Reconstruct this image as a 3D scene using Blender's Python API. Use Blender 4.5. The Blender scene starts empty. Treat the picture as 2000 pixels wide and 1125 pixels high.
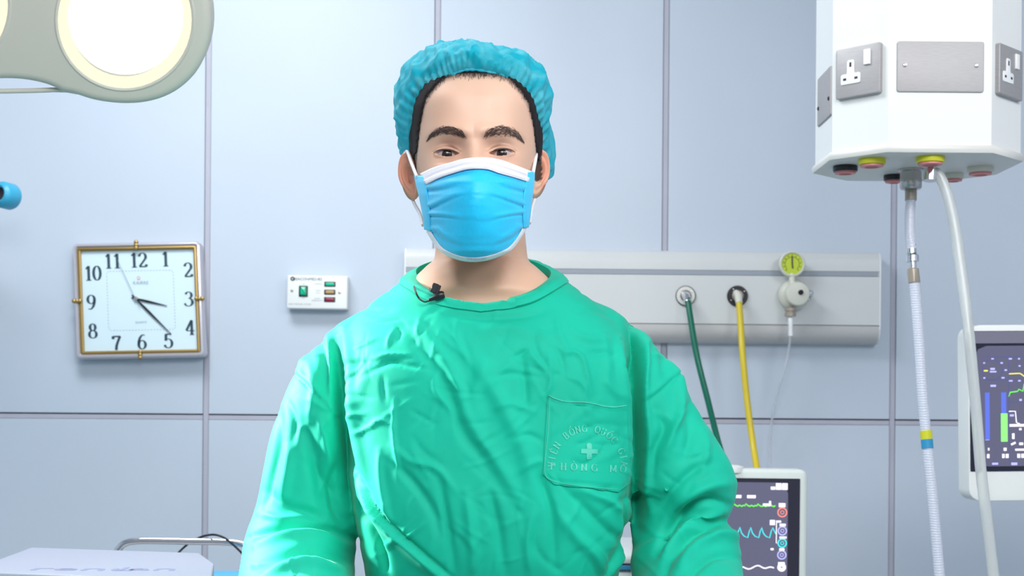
import bpy, bmesh, math, random
import numpy as np
from mathutils import Vector, Matrix, noise
from mathutils.bvhtree import BVHTree

random.seed(7)
PI = math.pi
scene = bpy.context.scene
COL = scene.collection

# ------------------------------------------------------------------ camera, world, lights, exposure
F = 2778.0                       # focal length in pixels of the 2000 px wide picture (50 mm on 36 mm)
CAMZ, HOR = 1.27, 800.0          # camera height; image row of the horizon
ROLL = math.radians(0.45)
RV = Vector((math.cos(ROLL), 0, math.sin(ROLL)))
UV_ = Vector((-math.sin(ROLL), 0, math.cos(ROLL)))
CAMP = Vector((0, 0, CAMZ))
cd = bpy.data.cameras.new('camera'); cam = bpy.data.objects.new('camera', cd); COL.objects.link(cam)
cd.lens = 50; cd.sensor_width = 36; cd.shift_y = (HOR - 562.5) / 2000.0
cd.clip_start = 0.05
m = Matrix.Identity(4)
for i, v in enumerate((RV, UV_, Vector((0, -1, 0)))):
    for j in range(3): m[j][i] = v[j]
m.translation = CAMP
cam.matrix_world = m
cd.dof.use_dof = True; cd.dof.focus_distance = 1.66; cd.dof.aperture_fstop = 13
scene.camera = cam

w = bpy.data.worlds.new('world'); scene.world = w; w.use_nodes = True
w.node_tree.nodes['Background'].inputs[0].default_value = (0.87, 0.93, 1.0, 1)
w.node_tree.nodes['Background'].inputs[1].default_value = 0.42

def area(name, loc, target, size, power, color=(1, 1, 1), sy=None):
    l = bpy.data.lights.new(name, 'AREA'); l.energy = power; l.color = color
    l.shape = 'RECTANGLE' if sy else 'SQUARE'; l.size = size
    if sy: l.size_y = sy
    o = bpy.data.objects.new(name, l); COL.objects.link(o); o.location = loc
    o.rotation_euler = (Vector(target) - Vector(loc)).to_track_quat('-Z', 'Y').to_euler()
    return o
area('ceiling_panel_front', (0.3, -0.3, 2.75), (0.2, 1.6, 1.2), 1.6, 54, (1.0, 0.97, 0.95), 1.0)
area('ceiling_panel_middle', (-0.75, 2.45, 2.86), (-0.6, 2.7, 0), 1.0, 27, (0.93, 0.97, 1.0), 0.6)
area('ceiling_panel_right', (1.6, 0.6, 2.6), (0.4, 2.2, 1.5), 0.9, 16, (0.95, 0.98, 1.0))
ld = bpy.data.lights.new('surgical_spotlight', 'SPOT'); ld.energy = 340; ld.color = (1.0, .99, .96); ld.shadow_soft_size = .10; ld.spot_size = math.radians(32); ld.spot_blend = .55
lo_s = bpy.data.objects.new('surgical_spotlight', ld); COL.objects.link(lo_s); lo_s.location = (-1.30, 1.98, 1.76)
lo_s.rotation_euler = (Vector((-.37, 1.76, 1.19)) - lo_s.location).to_track_quat('-Z', 'Y').to_euler()
vs = scene.view_settings
vs.view_transform = 'Standard'; vs.look = 'None'; vs.gamma = 1; vs.use_curve_mapping = False
vs.exposure = 0.34

# ------------------------------------------------------------------ helpers
def U(px, py, Y):
    """world point on the plane at depth Y seen at a picture position"""
    px, py, Y = float(px), float(py), float(Y)
    return CAMP + Y * (Vector((0, 1, 0)) + RV * ((px - 1000) / F) - UV_ * ((py - HOR) / F))
def UZ(px, py, z):
    d = Vector((0, 1, 0)) + RV * ((px - 1000) / F) - UV_ * ((py - HOR) / F)
    return CAMP + d * ((z - CAMZ) / d.z)
def proj(p):
    d = Vector(p) - CAMP
    return 1000 + F * d.dot(RV) / d.y, HOR - F * d.dot(UV_) / d.y

def mat(name, col, rough=0.5, metal=0.0, **k):
    mt = bpy.data.materials.new(name); mt.use_nodes = True
    b = mt.node_tree.nodes['Principled BSDF']
    b.inputs['Base Color'].default_value = (*col, 1)
    b.inputs['Roughness'].default_value = rough; b.inputs['Metallic'].default_value = metal
    for key, v in k.items():
        key = {'trans': 'Transmission Weight', 'ior': 'IOR', 'sss': 'Subsurface Weight', 'sheen': 'Sheen Weight', 'coat': 'Coat Weight',
               'emit': 'Emission Strength', 'ecol': 'Emission Color', 'spec': 'Specular IOR Level', 'alpha': 'Alpha'}[key]
        b.inputs[key].default_value = (*v, 1) if key == 'Emission Color' else v
    return mt
def nz(mt, scale=20, amount=0.1, bump=0.0, stretch=(1, 1, 1), detail=4, dist=0.002, col2=None):
    """noise colour variation and bump on a principled material"""
    nt = mt.node_tree; b = nt.nodes['Principled BSDF']; L = nt.links
    tc = nt.nodes.new('ShaderNodeTexCoord'); mp = nt.nodes.new('ShaderNodeMapping'); mp.inputs['Scale'].default_value = stretch
    n = nt.nodes.new('ShaderNodeTexNoise'); n.inputs['Scale'].default_value = scale; n.inputs['Detail'].default_value = detail
    L.new(tc.outputs['Object'], mp.inputs[0]); L.new(mp.outputs[0], n.inputs['Vector'])
    if amount or col2:
        base = b.inputs['Base Color'].default_value[:]
        r = nt.nodes.new('ShaderNodeMix'); r.data_type = 'RGBA'
        r.inputs[6].default_value = base
        r.inputs[7].default_value = (*col2, 1) if col2 else (*[c * (1 - amount) for c in base[:3]], 1)
        mr = nt.nodes.new('ShaderNodeMapRange'); mr.inputs[1].default_value = 0.35; mr.inputs[2].default_value = 0.65
        L.new(n.outputs[0], mr.inputs[0]); L.new(mr.outputs[0], r.inputs[0]); L.new(r.outputs[2], b.inputs['Base Color'])
    if bump:
        bp = nt.nodes.new('ShaderNodeBump'); bp.inputs['Strength'].default_value = bump; bp.inputs['Distance'].default_value = dist
        L.new(n.outputs[0], bp.inputs['Height']); L.new(bp.outputs[0], b.inputs['Normal'])
    return mt

M = {}
M['wall'] = nz(mat('wall_panel_laminate', (0.555, 0.62, 0.715), 0.42), 3, 0.03, 0.02)
M['joint'] = nz(mat('joint_strip', (0.47, 0.47, 0.55), 0.5), 8, 0.06)
M['gap'] = nz(mat('joint_gap', (0.30, 0.31, 0.36), 0.7), 8, 0.06)
M['floor'] = nz(mat('floor_vinyl', (0.35, 0.42, 0.47), 0.35), 30, 0.15, 0.02)
M['ceil'] = nz(mat('ceiling_paint', (0.8, 0.8, 0.8), 0.8), 40, 0.03)
M['white'] = nz(mat('white_enamel', (0.80, 0.81, 0.80), 0.35), 5, 0.02)
M['cream'] = nz(mat('cream_enamel', (0.74, 0.73, 0.69), 0.4), 5, 0.03)
M['lampbody'] = nz(mat('lamp_housing', (0.60, 0.56, 0.50), 0.5), 5, 0.02)
M['panelwhite'] = nz(mat('bedhead_white', (0.66, 0.67, 0.67), 0.4), 5, 0.02)
M['panelgrey'] = nz(mat('bedhead_warm_grey', (0.56, 0.545, 0.54), 0.45), 5, 0.02)
M['stripe'] = nz(mat('grey_stripe', (0.33, 0.36, 0.42), 0.45), 5, 0.03)
M['steel'] = nz(mat('brushed_steel', (0.40, 0.385, 0.39), 0.5, 0.3), 60, 0.08, 0.05, (1, 1, 12))
M['chrome'] = nz(mat('chrome', (0.75, 0.75, 0.76), 0.12, 1.0), 5, 0.02)
M['nickel'] = nz(mat('nickel', (0.55, 0.52, 0.50), 0.25, 0.9), 8, 0.05)
M['plastic'] = nz(mat('white_plastic', (0.88, 0.88, 0.88), 0.3), 5, 0.02)
M['black'] = nz(mat('black_plastic', (0.012, 0.012, 0.018), 0.35), 8, 0.1)
M['dark'] = nz(mat('dark_slot', (0.03, 0.02, 0.03), 0.6), 8, 0.1)
M['gold'] = nz(mat('gold_trim', (0.36, 0.24, 0.08), 0.35, 0.6), 10, 0.08)
M['clockrim'] = nz(mat('pearl_grey_frame', (0.58, 0.55, 0.60), 0.2, 0.3, coat=0.5), 5, 0.03)
M['dial'] = nz(mat('pale_dial', (0.68, 0.83, 0.90), 0.6), 3, 0.02)
M['ink'] = nz(mat('dark_ink', (0.025, 0.06, 0.09), 0.6), 8, 0.05)
M['paleink'] = nz(mat('faded_ink', (0.30, 0.38, 0.44), 0.6), 8, 0.05)
M['redink'] = nz(mat('red_ink', (0.75, 0.25, 0.3), 0.6), 8, 0.05)
M['greenlens'] = nz(mat('green_lens', (0.0, 0.40, 0.22), 0.25, emit=0.25, ecol=(0, .5, .28)), 8, 0.05)
M['amberlens'] = nz(mat('amber_lens', (0.50, 0.30, 0.10), 0.3), 8, 0.05)
M['redlens'] = nz(mat('red_lens', (0.33, 0.02, 0.06), 0.25), 8, 0.05)
M['greenhose'] = nz(mat('green_rubber', (0.0, 0.15, 0.09), 0.3), 8, 0.1)
M['yellowhose'] = nz(mat('yellow_rubber', (0.72, 0.55, 0.03), 0.35), 8, 0.05)
M['yellow'] = nz(mat('yellow_plastic', (0.68, 0.66, 0.02), 0.35), 8, 0.05)
M['pink'] = nz(mat('pink_seal', (0.75, 0.28, 0.28), 0.4), 8, 0.05)
M['ivory'] = nz(mat('ivory_plastic', (0.70, 0.69, 0.60), 0.35), 8, 0.03)
M['tan'] = nz(mat('tan_coupling', (0.42, 0.36, 0.30), 0.35, 0.3), 8, 0.05)
M['blue'] = nz(mat('blue_plastic', (0.03, 0.30, 0.55), 0.4), 8, 0.05)
M['gaugeface'] = nz(mat('lime_gauge_dial', (0.55, 0.66, 0.02), 0.4), 8, 0.05)
M['cleartube'] = mat('clear_tube', (0.80, 0.83, 0.82), 0.12, trans=0.55, ior=1.25, coat=0.4)
M['thintube'] = mat('thin_clear_tube', (0.85, 0.87, 0.9), 0.2, trans=0.7, ior=1.2)
M['bezel'] = nz(mat('monitor_bezel', (0.86, 0.87, 0.85), 0.35), 8, 0.02)
M['bezelcool'] = nz(mat('monitor_bezel_pale_green', (0.72, 0.76, 0.73), 0.4), 8, 0.02)
def emis(name, c, s=1.0):
    return mat(name, (c[0]*.2, c[1]*.2, c[2]*.2), 0.4, emit=s, ecol=c)
M['scr'] = mat('screen_slate', (0.03, 0.03, 0.045), 0.18, emit=0.6, ecol=(0.15, 0.15, 0.25))
M['scrd'] = mat('screen_edge', (0.01, 0.01, 0.02), 0.15, emit=0.3, ecol=(0.03, 0.03, 0.06))
M['scrb'] = mat('screen_band', (0.03, 0.03, 0.045), 0.18, emit=0.7, ecol=(0.19, 0.19, 0.26))
M['e_white'] = emis('lit_white', (0.95, 0.9, 1.0)); M['e_green'] = emis('lit_green', (0.13, 0.95, 0.05)); M['e_lime'] = emis('lit_lime', (0.25, 1.0, 0.2))
M['e_cyan'] = emis('lit_cyan', (0.05, 0.75, 0.8)); M['e_blue'] = emis('lit_blue', (0.09, 0.14, 0.62)); M['e_red'] = emis('lit_red', (0.9, 0.25, 0.2))
M['e_yellow'] = emis('lit_yellow', (0.8, 0.7, 0.15)); M['e_lilac'] = emis('lit_lilac', (0.45, 0.45, 0.95)); M['e_dim'] = emis('lit_dim_blue', (0.07, 0.08, 0.3), .8)
M['lensw'] = emis('lamp_lens_light', (0.96, 0.98, 1.0), 3.0); M['lensy'] = emis('lamp_warm_reflector', (1.0, 0.88, 0.60), 0.85)
# braided hose
mt = nz(mat('braided_hose', (0.66, 0.69, 0.80), 0.35, coat=0.3), 5, 0.02); M['braid'] = mt
nt = mt.node_tree; wv = nt.nodes.new('ShaderNodeTexWave'); wv.wave_type = 'BANDS'; wv.bands_direction = 'Z'; wv.inputs['Scale'].default_value = 70; wv.inputs['Distortion'].default_value = 3
tc = nt.nodes.new('ShaderNodeTexCoord'); nt.links.new(tc.outputs['Object'], wv.inputs['Vector'])
bp = nt.nodes.new('ShaderNodeBump'); bp.inputs['Strength'].default_value = 0.35; bp.inputs['Distance'].default_value = 0.001
nt.links.new(wv.outputs[1], bp.inputs['Height']); nt.links.new(bp.outputs[0], nt.nodes['Principled BSDF'].inputs['Normal'])

def obj(name, bm, material, parent=None, smooth=True, angle=40, label=None, kind=None):
    me = bpy.data.meshes.new(name)
    if isinstance(bm, bpy.types.Mesh): me = bm
    else:
        bmesh.ops.recalc_face_normals(bm, faces=bm.faces)
        bm.to_mesh(me); bm.free()
    ms = material if isinstance(material, (list, tuple)) else [material]
    me.materials.clear()
    for q in ms: me.materials.append(M[q] if isinstance(q, str) else q)
    if smooth:
        me.polygons.foreach_set('use_smooth', [True] * len(me.polygons))
        if angle: me.set_sharp_from_angle(angle=math.radians(angle))
    o = bpy.data.objects.new(name, me); COL.objects.link(o)
    if parent: o.parent = parent
    if label: o['label'] = label
    if kind: o['kind'] = kind
    return o
def thing(name, label, cat, loc=(0, 0, 0), rot=None, group=None):
    o = bpy.data.objects.new(name, None); COL.objects.link(o); o.empty_display_size = 0.05
    o.matrix_world = Matrix.Translation(loc) @ (rot.to_4x4() if rot else Matrix.Identity(4))
    o['label'] = label; o['category'] = cat
    if group: o['group'] = group
    return o
def tag(o, label, cat, group=None):
    o['label'] = label; o['category'] = cat
    if group: o['group'] = group
    return o
def B(): return bmesh.new()
def box(bm, c, s, bevel=0.0, seg=2, rot=None):
    r = bmesh.ops.create_cube(bm, size=1.0)['verts']
    for v in r: v.co = Vector((v.co.x * s[0], v.co.y * s[1], v.co.z * s[2]))
    if bevel:
        es = list({e for v in r for e in v.link_edges})
        bmesh.ops.bevel(bm, geom=es, offset=bevel, segments=seg, affect='EDGES', profile=0.5)
        # collect the island again
        seen = set(); st = [bm.verts[:][-1]]
        while st:
            v = st.pop()
            if v in seen: continue
            seen.add(v); st += [e.other_vert(v) for e in v.link_edges]
        r = list(seen)
    for v in r:
        if rot: v.co = rot @ v.co
        v.co += Vector(c)
    return bm
def ringgrid(bm, rings, close=True, cap=True):
    vs_ = [[bm.verts.new(p) for p in r] for r in rings]
    n = len(rings[0])
    for i in range(len(rings) - 1):
        for j in range(n if close else n - 1):
            k = (j + 1) % n
            bm.faces.new((vs_[i][j], vs_[i][k], vs_[i + 1][k], vs_[i + 1][j]))
    if cap and close:
        bm.faces.new(vs_[0][::-1]); bm.faces.new(vs_[-1])
    return vs_
def spline(pts, n=8):
    """Catmull-Rom through points (tuples of any length)"""
    P = [np.array(p, float) for p in pts]; P = [2 * P[0] - P[1]] + P + [2 * P[-1] - P[-2]]
    out = []
    for i in range(1, len(P) - 2):
        for k in range(n):
            t = k / n; a, b, c, d = P[i - 1], P[i], P[i + 1], P[i + 2]
            out.append(0.5 * ((2 * b) + (-a + c) * t + (2 * a - 5 * b + 4 * c - d) * t * t + (-a + 3 * b - 3 * c + d) * t ** 3))
    out.append(P[-2]); return out
def tube(bm, pts, rad, n=12, cap=True):
    pts = [Vector(p[:3]) for p in pts]
    if not hasattr(rad, '__len__'): rad = [rad] * len(pts)
    T = [(pts[min(i + 1, len(pts) - 1)] - pts[max(i - 1, 0)]).normalized() for i in range(len(pts))]
    up = Vector((0, 0, 1)) if abs(T[0].z) < 0.9 else Vector((0, 1, 0))
    nrm = (up - T[0] * up.dot(T[0])).normalized(); rings = []
    for p, t, r in zip(pts, T, rad):
        nrm = (nrm - t * nrm.dot(t)).normalized(); bn = t.cross(nrm)
        rings.append([p + (nrm * math.cos(2 * PI * k / n) + bn * math.sin(2 * PI * k / n)) * r for k in range(n)])
    ringgrid(bm, rings, True, cap); return bm
def lathe(bm, prof, o=(0, 0, 0), ax=(0, 0, 1), n=32):
    """profile [(radius, height)] turned about the axis"""
    o = Vector(o); ax = Vector(ax).normalized(); q = ax.to_track_quat('Z', 'Y').to_matrix()
    rings = [[o + q @ Vector((max(r, 1e-5) * math.cos(2 * PI * k / n), max(r, 1e-5) * math.sin(2 * PI * k / n), h)) for k in range(n)] for r, h in prof]
    ringgrid(bm, rings, True, True); return bm
def prism(bm, poly, M4, d0, d1, bevel=0.0, seg=3):
    """2-D outline (x,y) extruded along local z from d0 to d1, bevelled on the d1 side"""
    a = sum(poly[i][0] * poly[(i + 1) % len(poly)][1] - poly[(i + 1) % len(poly)][0] * poly[i][1] for i in range(len(poly)))
    if a < 0: poly = poly[::-1]
    n = len(poly); rings = [[(x, y, d0) for x, y in poly], [(x, y, d1 - bevel) for x, y in poly]]
    if bevel:
        nr = []
        for i in range(n):
            p0, p1, p2 = Vector(poly[i - 1]), Vector(poly[i]), Vector(poly[(i + 1) % n])
            e1 = (p1 - p0).normalized(); e2 = (p2 - p1).normalized()
            n1 = Vector((-e1.y, e1.x)); n2 = Vector((-e2.y, e2.x)); k = (n1 + n2)
            nr.append(k / max(0.3, k.length_squared / 2))
        for s in range(1, seg + 1):
            t = s / seg * PI / 2; ins = bevel * (1 - math.cos(t)); up = bevel * math.sin(t)
            rings.append([(poly[i][0] + nr[i].x * ins, poly[i][1] + nr[i].y * ins, d1 - bevel + up) for i in range(n)])
    ringgrid(bm, [[M4 @ Vector(p) for p in r] for r in rings]); return bm
def sheet(bm, grid, th=.001, back=Vector((0, 1, 0))):
    f = [[bm.verts.new(p) for p in r] for r in grid]; k = [[bm.verts.new(Vector(p) + back * th) for p in r] for r in grid]
    a, b_ = len(grid), len(grid[0])
    for i in range(a - 1):
        for j in range(b_ - 1):
            bm.faces.new((f[i][j], f[i][j + 1], f[i + 1][j + 1], f[i + 1][j])); bm.faces.new((k[i][j], k[i + 1][j], k[i + 1][j + 1], k[i][j + 1]))
    per = [(0, j) for j in range(b_)] + [(i, b_ - 1) for i in range(1, a)] + [(a - 1, j) for j in range(b_ - 2, -1, -1)] + [(i, 0) for i in range(a - 2, 0, -1)]
    for q in range(len(per)):
        (i, j), (m_, n_) = per[q], per[(q + 1) % len(per)]
        bm.faces.new((f[i][j], k[i][j], k[m_][n_], f[m_][n_]))
def rrect(w_, h_, r, n=5, cx=0, cy=0):
    out = []
    for sx, sy, a0 in ((1, 1, 0), (-1, 1, 90), (-1, -1, 180), (1, -1, 270)):
        for k in range(n + 1):
            a = math.radians(a0 + 90 * k / n)
            out.append((cx + sx * (w_ / 2 - r) + r * math.cos(a), cy + sy * (h_ / 2 - r) + r * math.sin(a)))
    return out
def face_frame(origin, normal, up=(0, 0, 1)):
    z = Vector(normal).normalized(); y = Vector(up); y = (y - z * y.dot(z)).normalized(); x = y.cross(z)
    mm = Matrix.Identity(4)
    for i, v in enumerate((x, y, z)):
        for j in range(3): mm[j][i] = v[j]
    mm.translation = Vector(origin); return mm
def textbm(s, size, M4, depth=0.0004, align='CENTER', bold=0.0):
    c = bpy.data.curves.new('t', 'FONT'); c.body = s; c.size = size; c.align_x = align; c.align_y = 'CENTER'; c.extrude = depth; c.offset = bold
    c.resolution_u = 3
    o = bpy.data.objects.new('t', c); COL.objects.link(o)
    dg = bpy.context.evaluated_depsgraph_get(); me = bpy.data.meshes.new_from_object(o.evaluated_get(dg))
    me.transform(M4); bm = B(); bm.from_mesh(me)
    bpy.data.objects.remove(o); bpy.data.curves.remove(c); bpy.data.meshes.remove(me)
    return bm
# --- serif lettering drawn with a pen that is thick on upright strokes
def arc(cx, cy, rx, ry, a0, a1, n=18):
    return [(cx + rx * math.cos(math.radians(a0 + (a1 - a0) * k / n)), cy + ry * math.sin(math.radians(a0 + (a1 - a0) * k / n))) for k in range(n + 1)]
def L_(*p): return list(p)
def srf(x, y, w_=.13): return [(x - w_, y), (x + w_, y)]
GL = {
 '0': [arc(.3, .5, .23, .48, 90, 450, 30)], '1': [L_((.32, 0), (.32, 1)), L_((.32, .98), (.14, .80)), srf(.32, .015, .18)],
 '2': [arc(.3, .72, .22, .26, 175, -35), [(.48, .57), (.09, .06)], ('w', [(.07, .045), (.54, .045)], .09), [(.54, .04), (.56, .2)]],
 '3': [arc(.27, .76, .20, .22, 160, -90), arc(.25, .28, .27, .27, 90, -160), ('w', [(.08, .8), (.08, .82)], .12), ('w', [(.0, .2), (.0, .22)], .12)],
 '4': [[(.40, 1), (.03, .30)], [(.03, .28), (.60, .28)], [(.40, 1), (.40, 0)], srf(.40, .015, .15)],
 '5': [[(.13, .97), (.10, .50)], ('w', [(.13, .94), (.50, .96)], .09), arc(.26, .32, .26, .31, 130, -160), ('w', [(.03, .2), (.03, .22)], .12)],
 '6': [arc(.3, .3, .23, .29, 90, 450, 26), [(.50, .93), (.40, .98), (.28, .93), (.15, .75), (.08, .5), (.07, .3)]],
 '7': [('w', [(.05, .93), (.54, .93)], .10), [(.05, .95), (.05, .75)], [(.53, .95), (.38, .6), (.27, .3), (.24, 0)]],
 '8': [arc(.3, .75, .18, .23, 90, 450, 26), arc(.3, .27, .24, .26, 90, 450, 26)],
 'V': [[(.05, 1), (.35, 0)], [(.35, 0), (.62, 1)], srf(.05, 1), srf(.62, 1)], 'I': [[(.3, 0), (.3, 1)], srf(.3, 1), srf(.3, 0)],
 'E': [[(.12, 0), (.12, 1)], [(.02, 1), (.55, 1), (.55, .85)], [(.12, .5), (.42, .5)], [(.02, 0), (.58, 0), (.58, .18)]],
 'N': [[(.1, 0), (.1, 1)], ('w', [(.1, 1), (.62, 0)], .10), [(.62, 0), (.62, 1)], srf(.1, 0), srf(.62, 1), srf(.04, 1, .08)],
 'B': [[(.12, 0), (.12, 1)], [(.02, 1), (.3, 1)] + arc(.3, .76, .22, .24, 90, -90) + [(.12, .52)], [(.3, .52)] + arc(.32, .26, .26, .26, 90, -90) + [(.02, 0)]],
 'O': [arc(.38, .5, .34, .5, 90, 450, 28)], 'Q': [arc(.38, .5, .34, .5, 90, 450, 28), ('w', [(.4, .12), (.75, -.2)], .08)],
 'G': [arc(.38, .5, .34, .5, 40, 330, 24), [(.68, .02), (.68, .42)], srf(.66, .42, .12)], 'C': [arc(.38, .5, .34, .5, 40, 320, 24), [(.65, .98), (.65, .72)]],
 'U': [[(.1, 1), (.1, .3)] + arc(.33, .3, .23, .3, 180, 360) + [(.56, 1)], srf(.1, 1), srf(.56, 1)],
 'A': [[(.05, 0), (.34, 1)], ('w', [(.34, 1), (.64, 0)], .10), [(.16, .35), (.52, .35)], srf(.05, 0, .1), srf(.64, 0, .1)],
 'P': [[(.12, 0), (.12, 1)], [(.02, 1), (.3, 1)] + arc(.3, .74, .24, .26, 90, -90) + [(.12, .48)], srf(.12, 0)],
 'H': [[(.1, 0), (.1, 1)], [(.6, 0), (.6, 1)], [(.1, .5), (.6, .5)], srf(.1, 0), srf(.1, 1), srf(.6, 0), srf(.6, 1)],
 'M': [[(.1, 0), (.1, 1)], ('w', [(.1, 1), (.42, .1)], .10), [(.42, .1), (.74, 1)], [(.74, 0), (.74, 1)], srf(.08, 0, .1), srf(.74, 0, .1)],
 ' ': [],
}
GL['9'] = [[(0.6 - x, 1 - y) for x, y in s] for s in GL['6']]
CIRC = [[(.22, 1.12), (.36, 1.3), (.5, 1.12)]]
GL['Ô'] = GL['O'] + CIRC; GL['Ê'] = GL['E'] + CIRC + [[(.3, -.2), (.3, -.14)]]
GL['Ố'] = GL['O'] + CIRC + [[(.5, 1.25), (.62, 1.42)]]; GL['Ổ'] = GL['O'] + CIRC + [[(.5, 1.25), (.58, 1.36), (.5, 1.42)]]
GL['Ò'] = GL['O'] + [[(.25, 1.35), (.42, 1.15)]]
def stroke(bm, pts, place, h, thick=.15, thin=.035, fixed=None, asp=1.0, lift=0.0):
    P = [Vector(p) for p in pts]; l = []; r = []
    for i, p in enumerate(P):
        t = (P[min(i + 1, len(P) - 1)] - P[max(i - 1, 0)])
        t = t.normalized() if t.length else Vector((1, 0))
        wd = fixed if fixed else thin + (thick - thin) * abs(t.y) ** 2.2
        nn = Vector((-t.y, t.x)) * wd / 2
        l.append(place((p.x + nn.x) * h * asp, (p.y + nn.y) * h)); r.append(place((p.x - nn.x) * h * asp, (p.y - nn.y) * h))
    a = [bm.verts.new(q) for q in l]; b = [bm.verts.new(q) for q in r]
    for i in range(len(P) - 1): bm.faces.new((a[i], b[i], b[i + 1], a[i + 1]))
def glyph(bm, ch, place, h, **k):
    for s in GL[ch]:
        if s and s[0] == 'w': stroke(bm, s[1], place, h, fixed=s[2], **k)
        elif s: stroke(bm, s, place, h, **k)
def nse(x, y, z=0.0): return noise.noise(Vector((x, y, z)))
# ------------------------------------------------------------------ the setting
YW = 3.75
def struct(name, bm, mtl, parent=None, **k):
    o = obj(name, bm, mtl, parent, **k)
    if not parent: o['kind'] = 'structure'
    return o
bm = B(); box(bm, (0, 0.6, -0.05), (6.4, 6.8, 0.1)); struct('floor', bm, 'floor', smooth=False)
bm = B(); box(bm, (0, 0.6, 2.95), (6.4, 6.8, 0.1)); struct('ceiling', bm, 'ceil', smooth=False)
bm = B(); box(bm, (-2.6, 0.6, 1.45), (0.1, 6.4, 2.9)); struct('wall_left', bm, 'wall', smooth=False)
bm = B(); box(bm, (2.6, 0.6, 1.45), (0.1, 6.4, 2.9)); struct('wall_right', bm, 'wall', smooth=False)
bm = B(); box(bm, (0, YW + 0.07, 1.45), (5.2, 0.1, 2.9)); wall = struct('wall_back', bm, 'gap', smooth=False)
jx = [U(405, 400, YW).x + 0.6035 * k for k in range(-3, 5)]
xs = [-2.55] + [x for x in jx if -2.5 < x < 2.5] + [2.55]
zj = U(1000, 819, YW).z
zs = [0.0, zj - 1.2 + 0.0, zj, zj + 1.2, 2.9] if zj - 1.2 > 0.02 else [0.0, zj, zj + 1.2, 2.9]
G = 0.0080
for a, b_ in zip(xs[:-1], xs[1:]):
    for c, d in zip(zs[:-1], zs[1:]):
        bm = B(); box(bm, ((a + b_) / 2, YW + 0.01, (c + d) / 2), (b_ - a - 2 * G, 0.022, d - c - 2 * G), 0.0012, 1); struct('panel', bm, 'wall', wall, smooth=False)
for x in xs[1:-1]:
    bm = B(); box(bm, (x, YW + 0.0085, 1.45), (2 * G - 0.0016, 0.011, 2.9), .0010, 1); struct('vertical_joint_strip', bm, 'joint', wall, smooth=False)
for z in zs[1:-1]:
    for a, b_ in zip(xs[:-1], xs[1:]):
        bm = B(); box(bm, ((a + b_) / 2, YW + 0.0070, z - 0.0014), (b_ - a - 2 * G, 0.011, 2 * G - 0.0042), .0008, 1); struct('horizontal_joint_strip', bm, 'joint', wall, smooth=False)
for nm, c, s in (('baseboard_back', (0, YW - 0.008, 0.05), (5.1, 0.012, 0.1)), ('baseboard_left', (-2.54, .6, .05), (.012, 6.2, .1)), ('baseboard_right', (2.54, .6, .05), (.012, 6.2, .1))):
    bm = B(); box(bm, c, s); struct(nm, bm, 'joint', smooth=False)

# ------------------------------------------------------------------ wall clock
YC = YW - 0.028
c0 = U(273, 587, YC)
ck = thing('wall_clock', 'square wall clock with pearl grey frame, gold inner rim and pale blue dial', 'clock', c0,
           Matrix.Rotation(math.radians(-1.1), 3, 'Y') @ Matrix.Rotation(math.radians(-2), 3, 'X'))
s = YC / F
def cl(px, py):                         # clock-plane coordinates from offsets in the square, in metres
    return ((px - 273) * s, -(py - 587) * s)
FI = face_frame((0, 0, 0), (0, -1, 0))  # local x right, y up, z towards the viewer
SH = Matrix.Identity(4)
def clp(x, y, z=0.0):                    # the case is slightly out of square
    return Vector((x - 0.035 * y, -z, y + 0.008 * x))
Wc, Hc = 250 * s, 226 * s
bm = B()
outer = rrect(Wc, Hc, 0.012, 4); inner = rrect(Wc - 0.028, Hc - 0.028, 0.004, 4)
rings = []
for t, zz in ((0, -0.026), (0, 0.008), (0.25, 0.017), (0.55, 0.018), (1.0, 0.010), (1.0, 0.0)):
    rings.append([clp(o_[0] * (1 - t) + i_[0] * t, o_[1] * (1 - t) + i_[1] * t, zz) for o_, i_ in zip(outer, inner)])
ringgrid(bm, rings, True, True); obj('frame', bm, 'clockrim', ck)
bm = B(); o2 = rrect(Wc - 0.024, Hc - 0.024, 0.005, 4); i2 = rrect(Wc - 0.040, Hc - 0.040, 0.002, 4); rings = []
for t, zz in ((0, 0.006), (0, 0.0145), (0.5, 0.0155), (0.55, 0.0125), (1, 0.0115), (1, 0.001)):
    rings.append([clp(o_[0] * (1 - t) + i_[0] * t, o_[1] * (1 - t) + i_[1] * t, zz) for o_, i_ in zip(o2, i2)])
ringgrid(bm, rings, True, False); obj('inner_rim', bm, 'gold', ck)
bm = B(); ringgrid(bm, [[clp(x, y, z) for x, y in i2] for z in (0.0, 0.0035)]); obj('dial', bm, 'dial', ck, smooth=False)
for x, y in ((0, Hc / 2 - .008), (0, -Hc / 2 + .008), (Wc / 2 - .008, 0), (-Wc / 2 + .008, 0)):
    bm = B(); v = clp(x, y, 0.017); d = Vector((1, 0, 0)) if y else Vector((0, 0, 1)); e = Vector((0, 0, 1)) if y else Vector((1, 0, 0))
    for k in (-.0075, 0, .0075):
        lathe(bm, [(0.001, -.006), (.0048, -.004), (.0062, 0), (.0048, .004), (.001, .006)], v + e * k, (0, -1, 0), 12)
    obj('gold_stud', bm, 'gold', ck)
def cplace(cx, cy, z=0.0042): return lambda x, y: clp(cx + x, cy + y, z)
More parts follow.
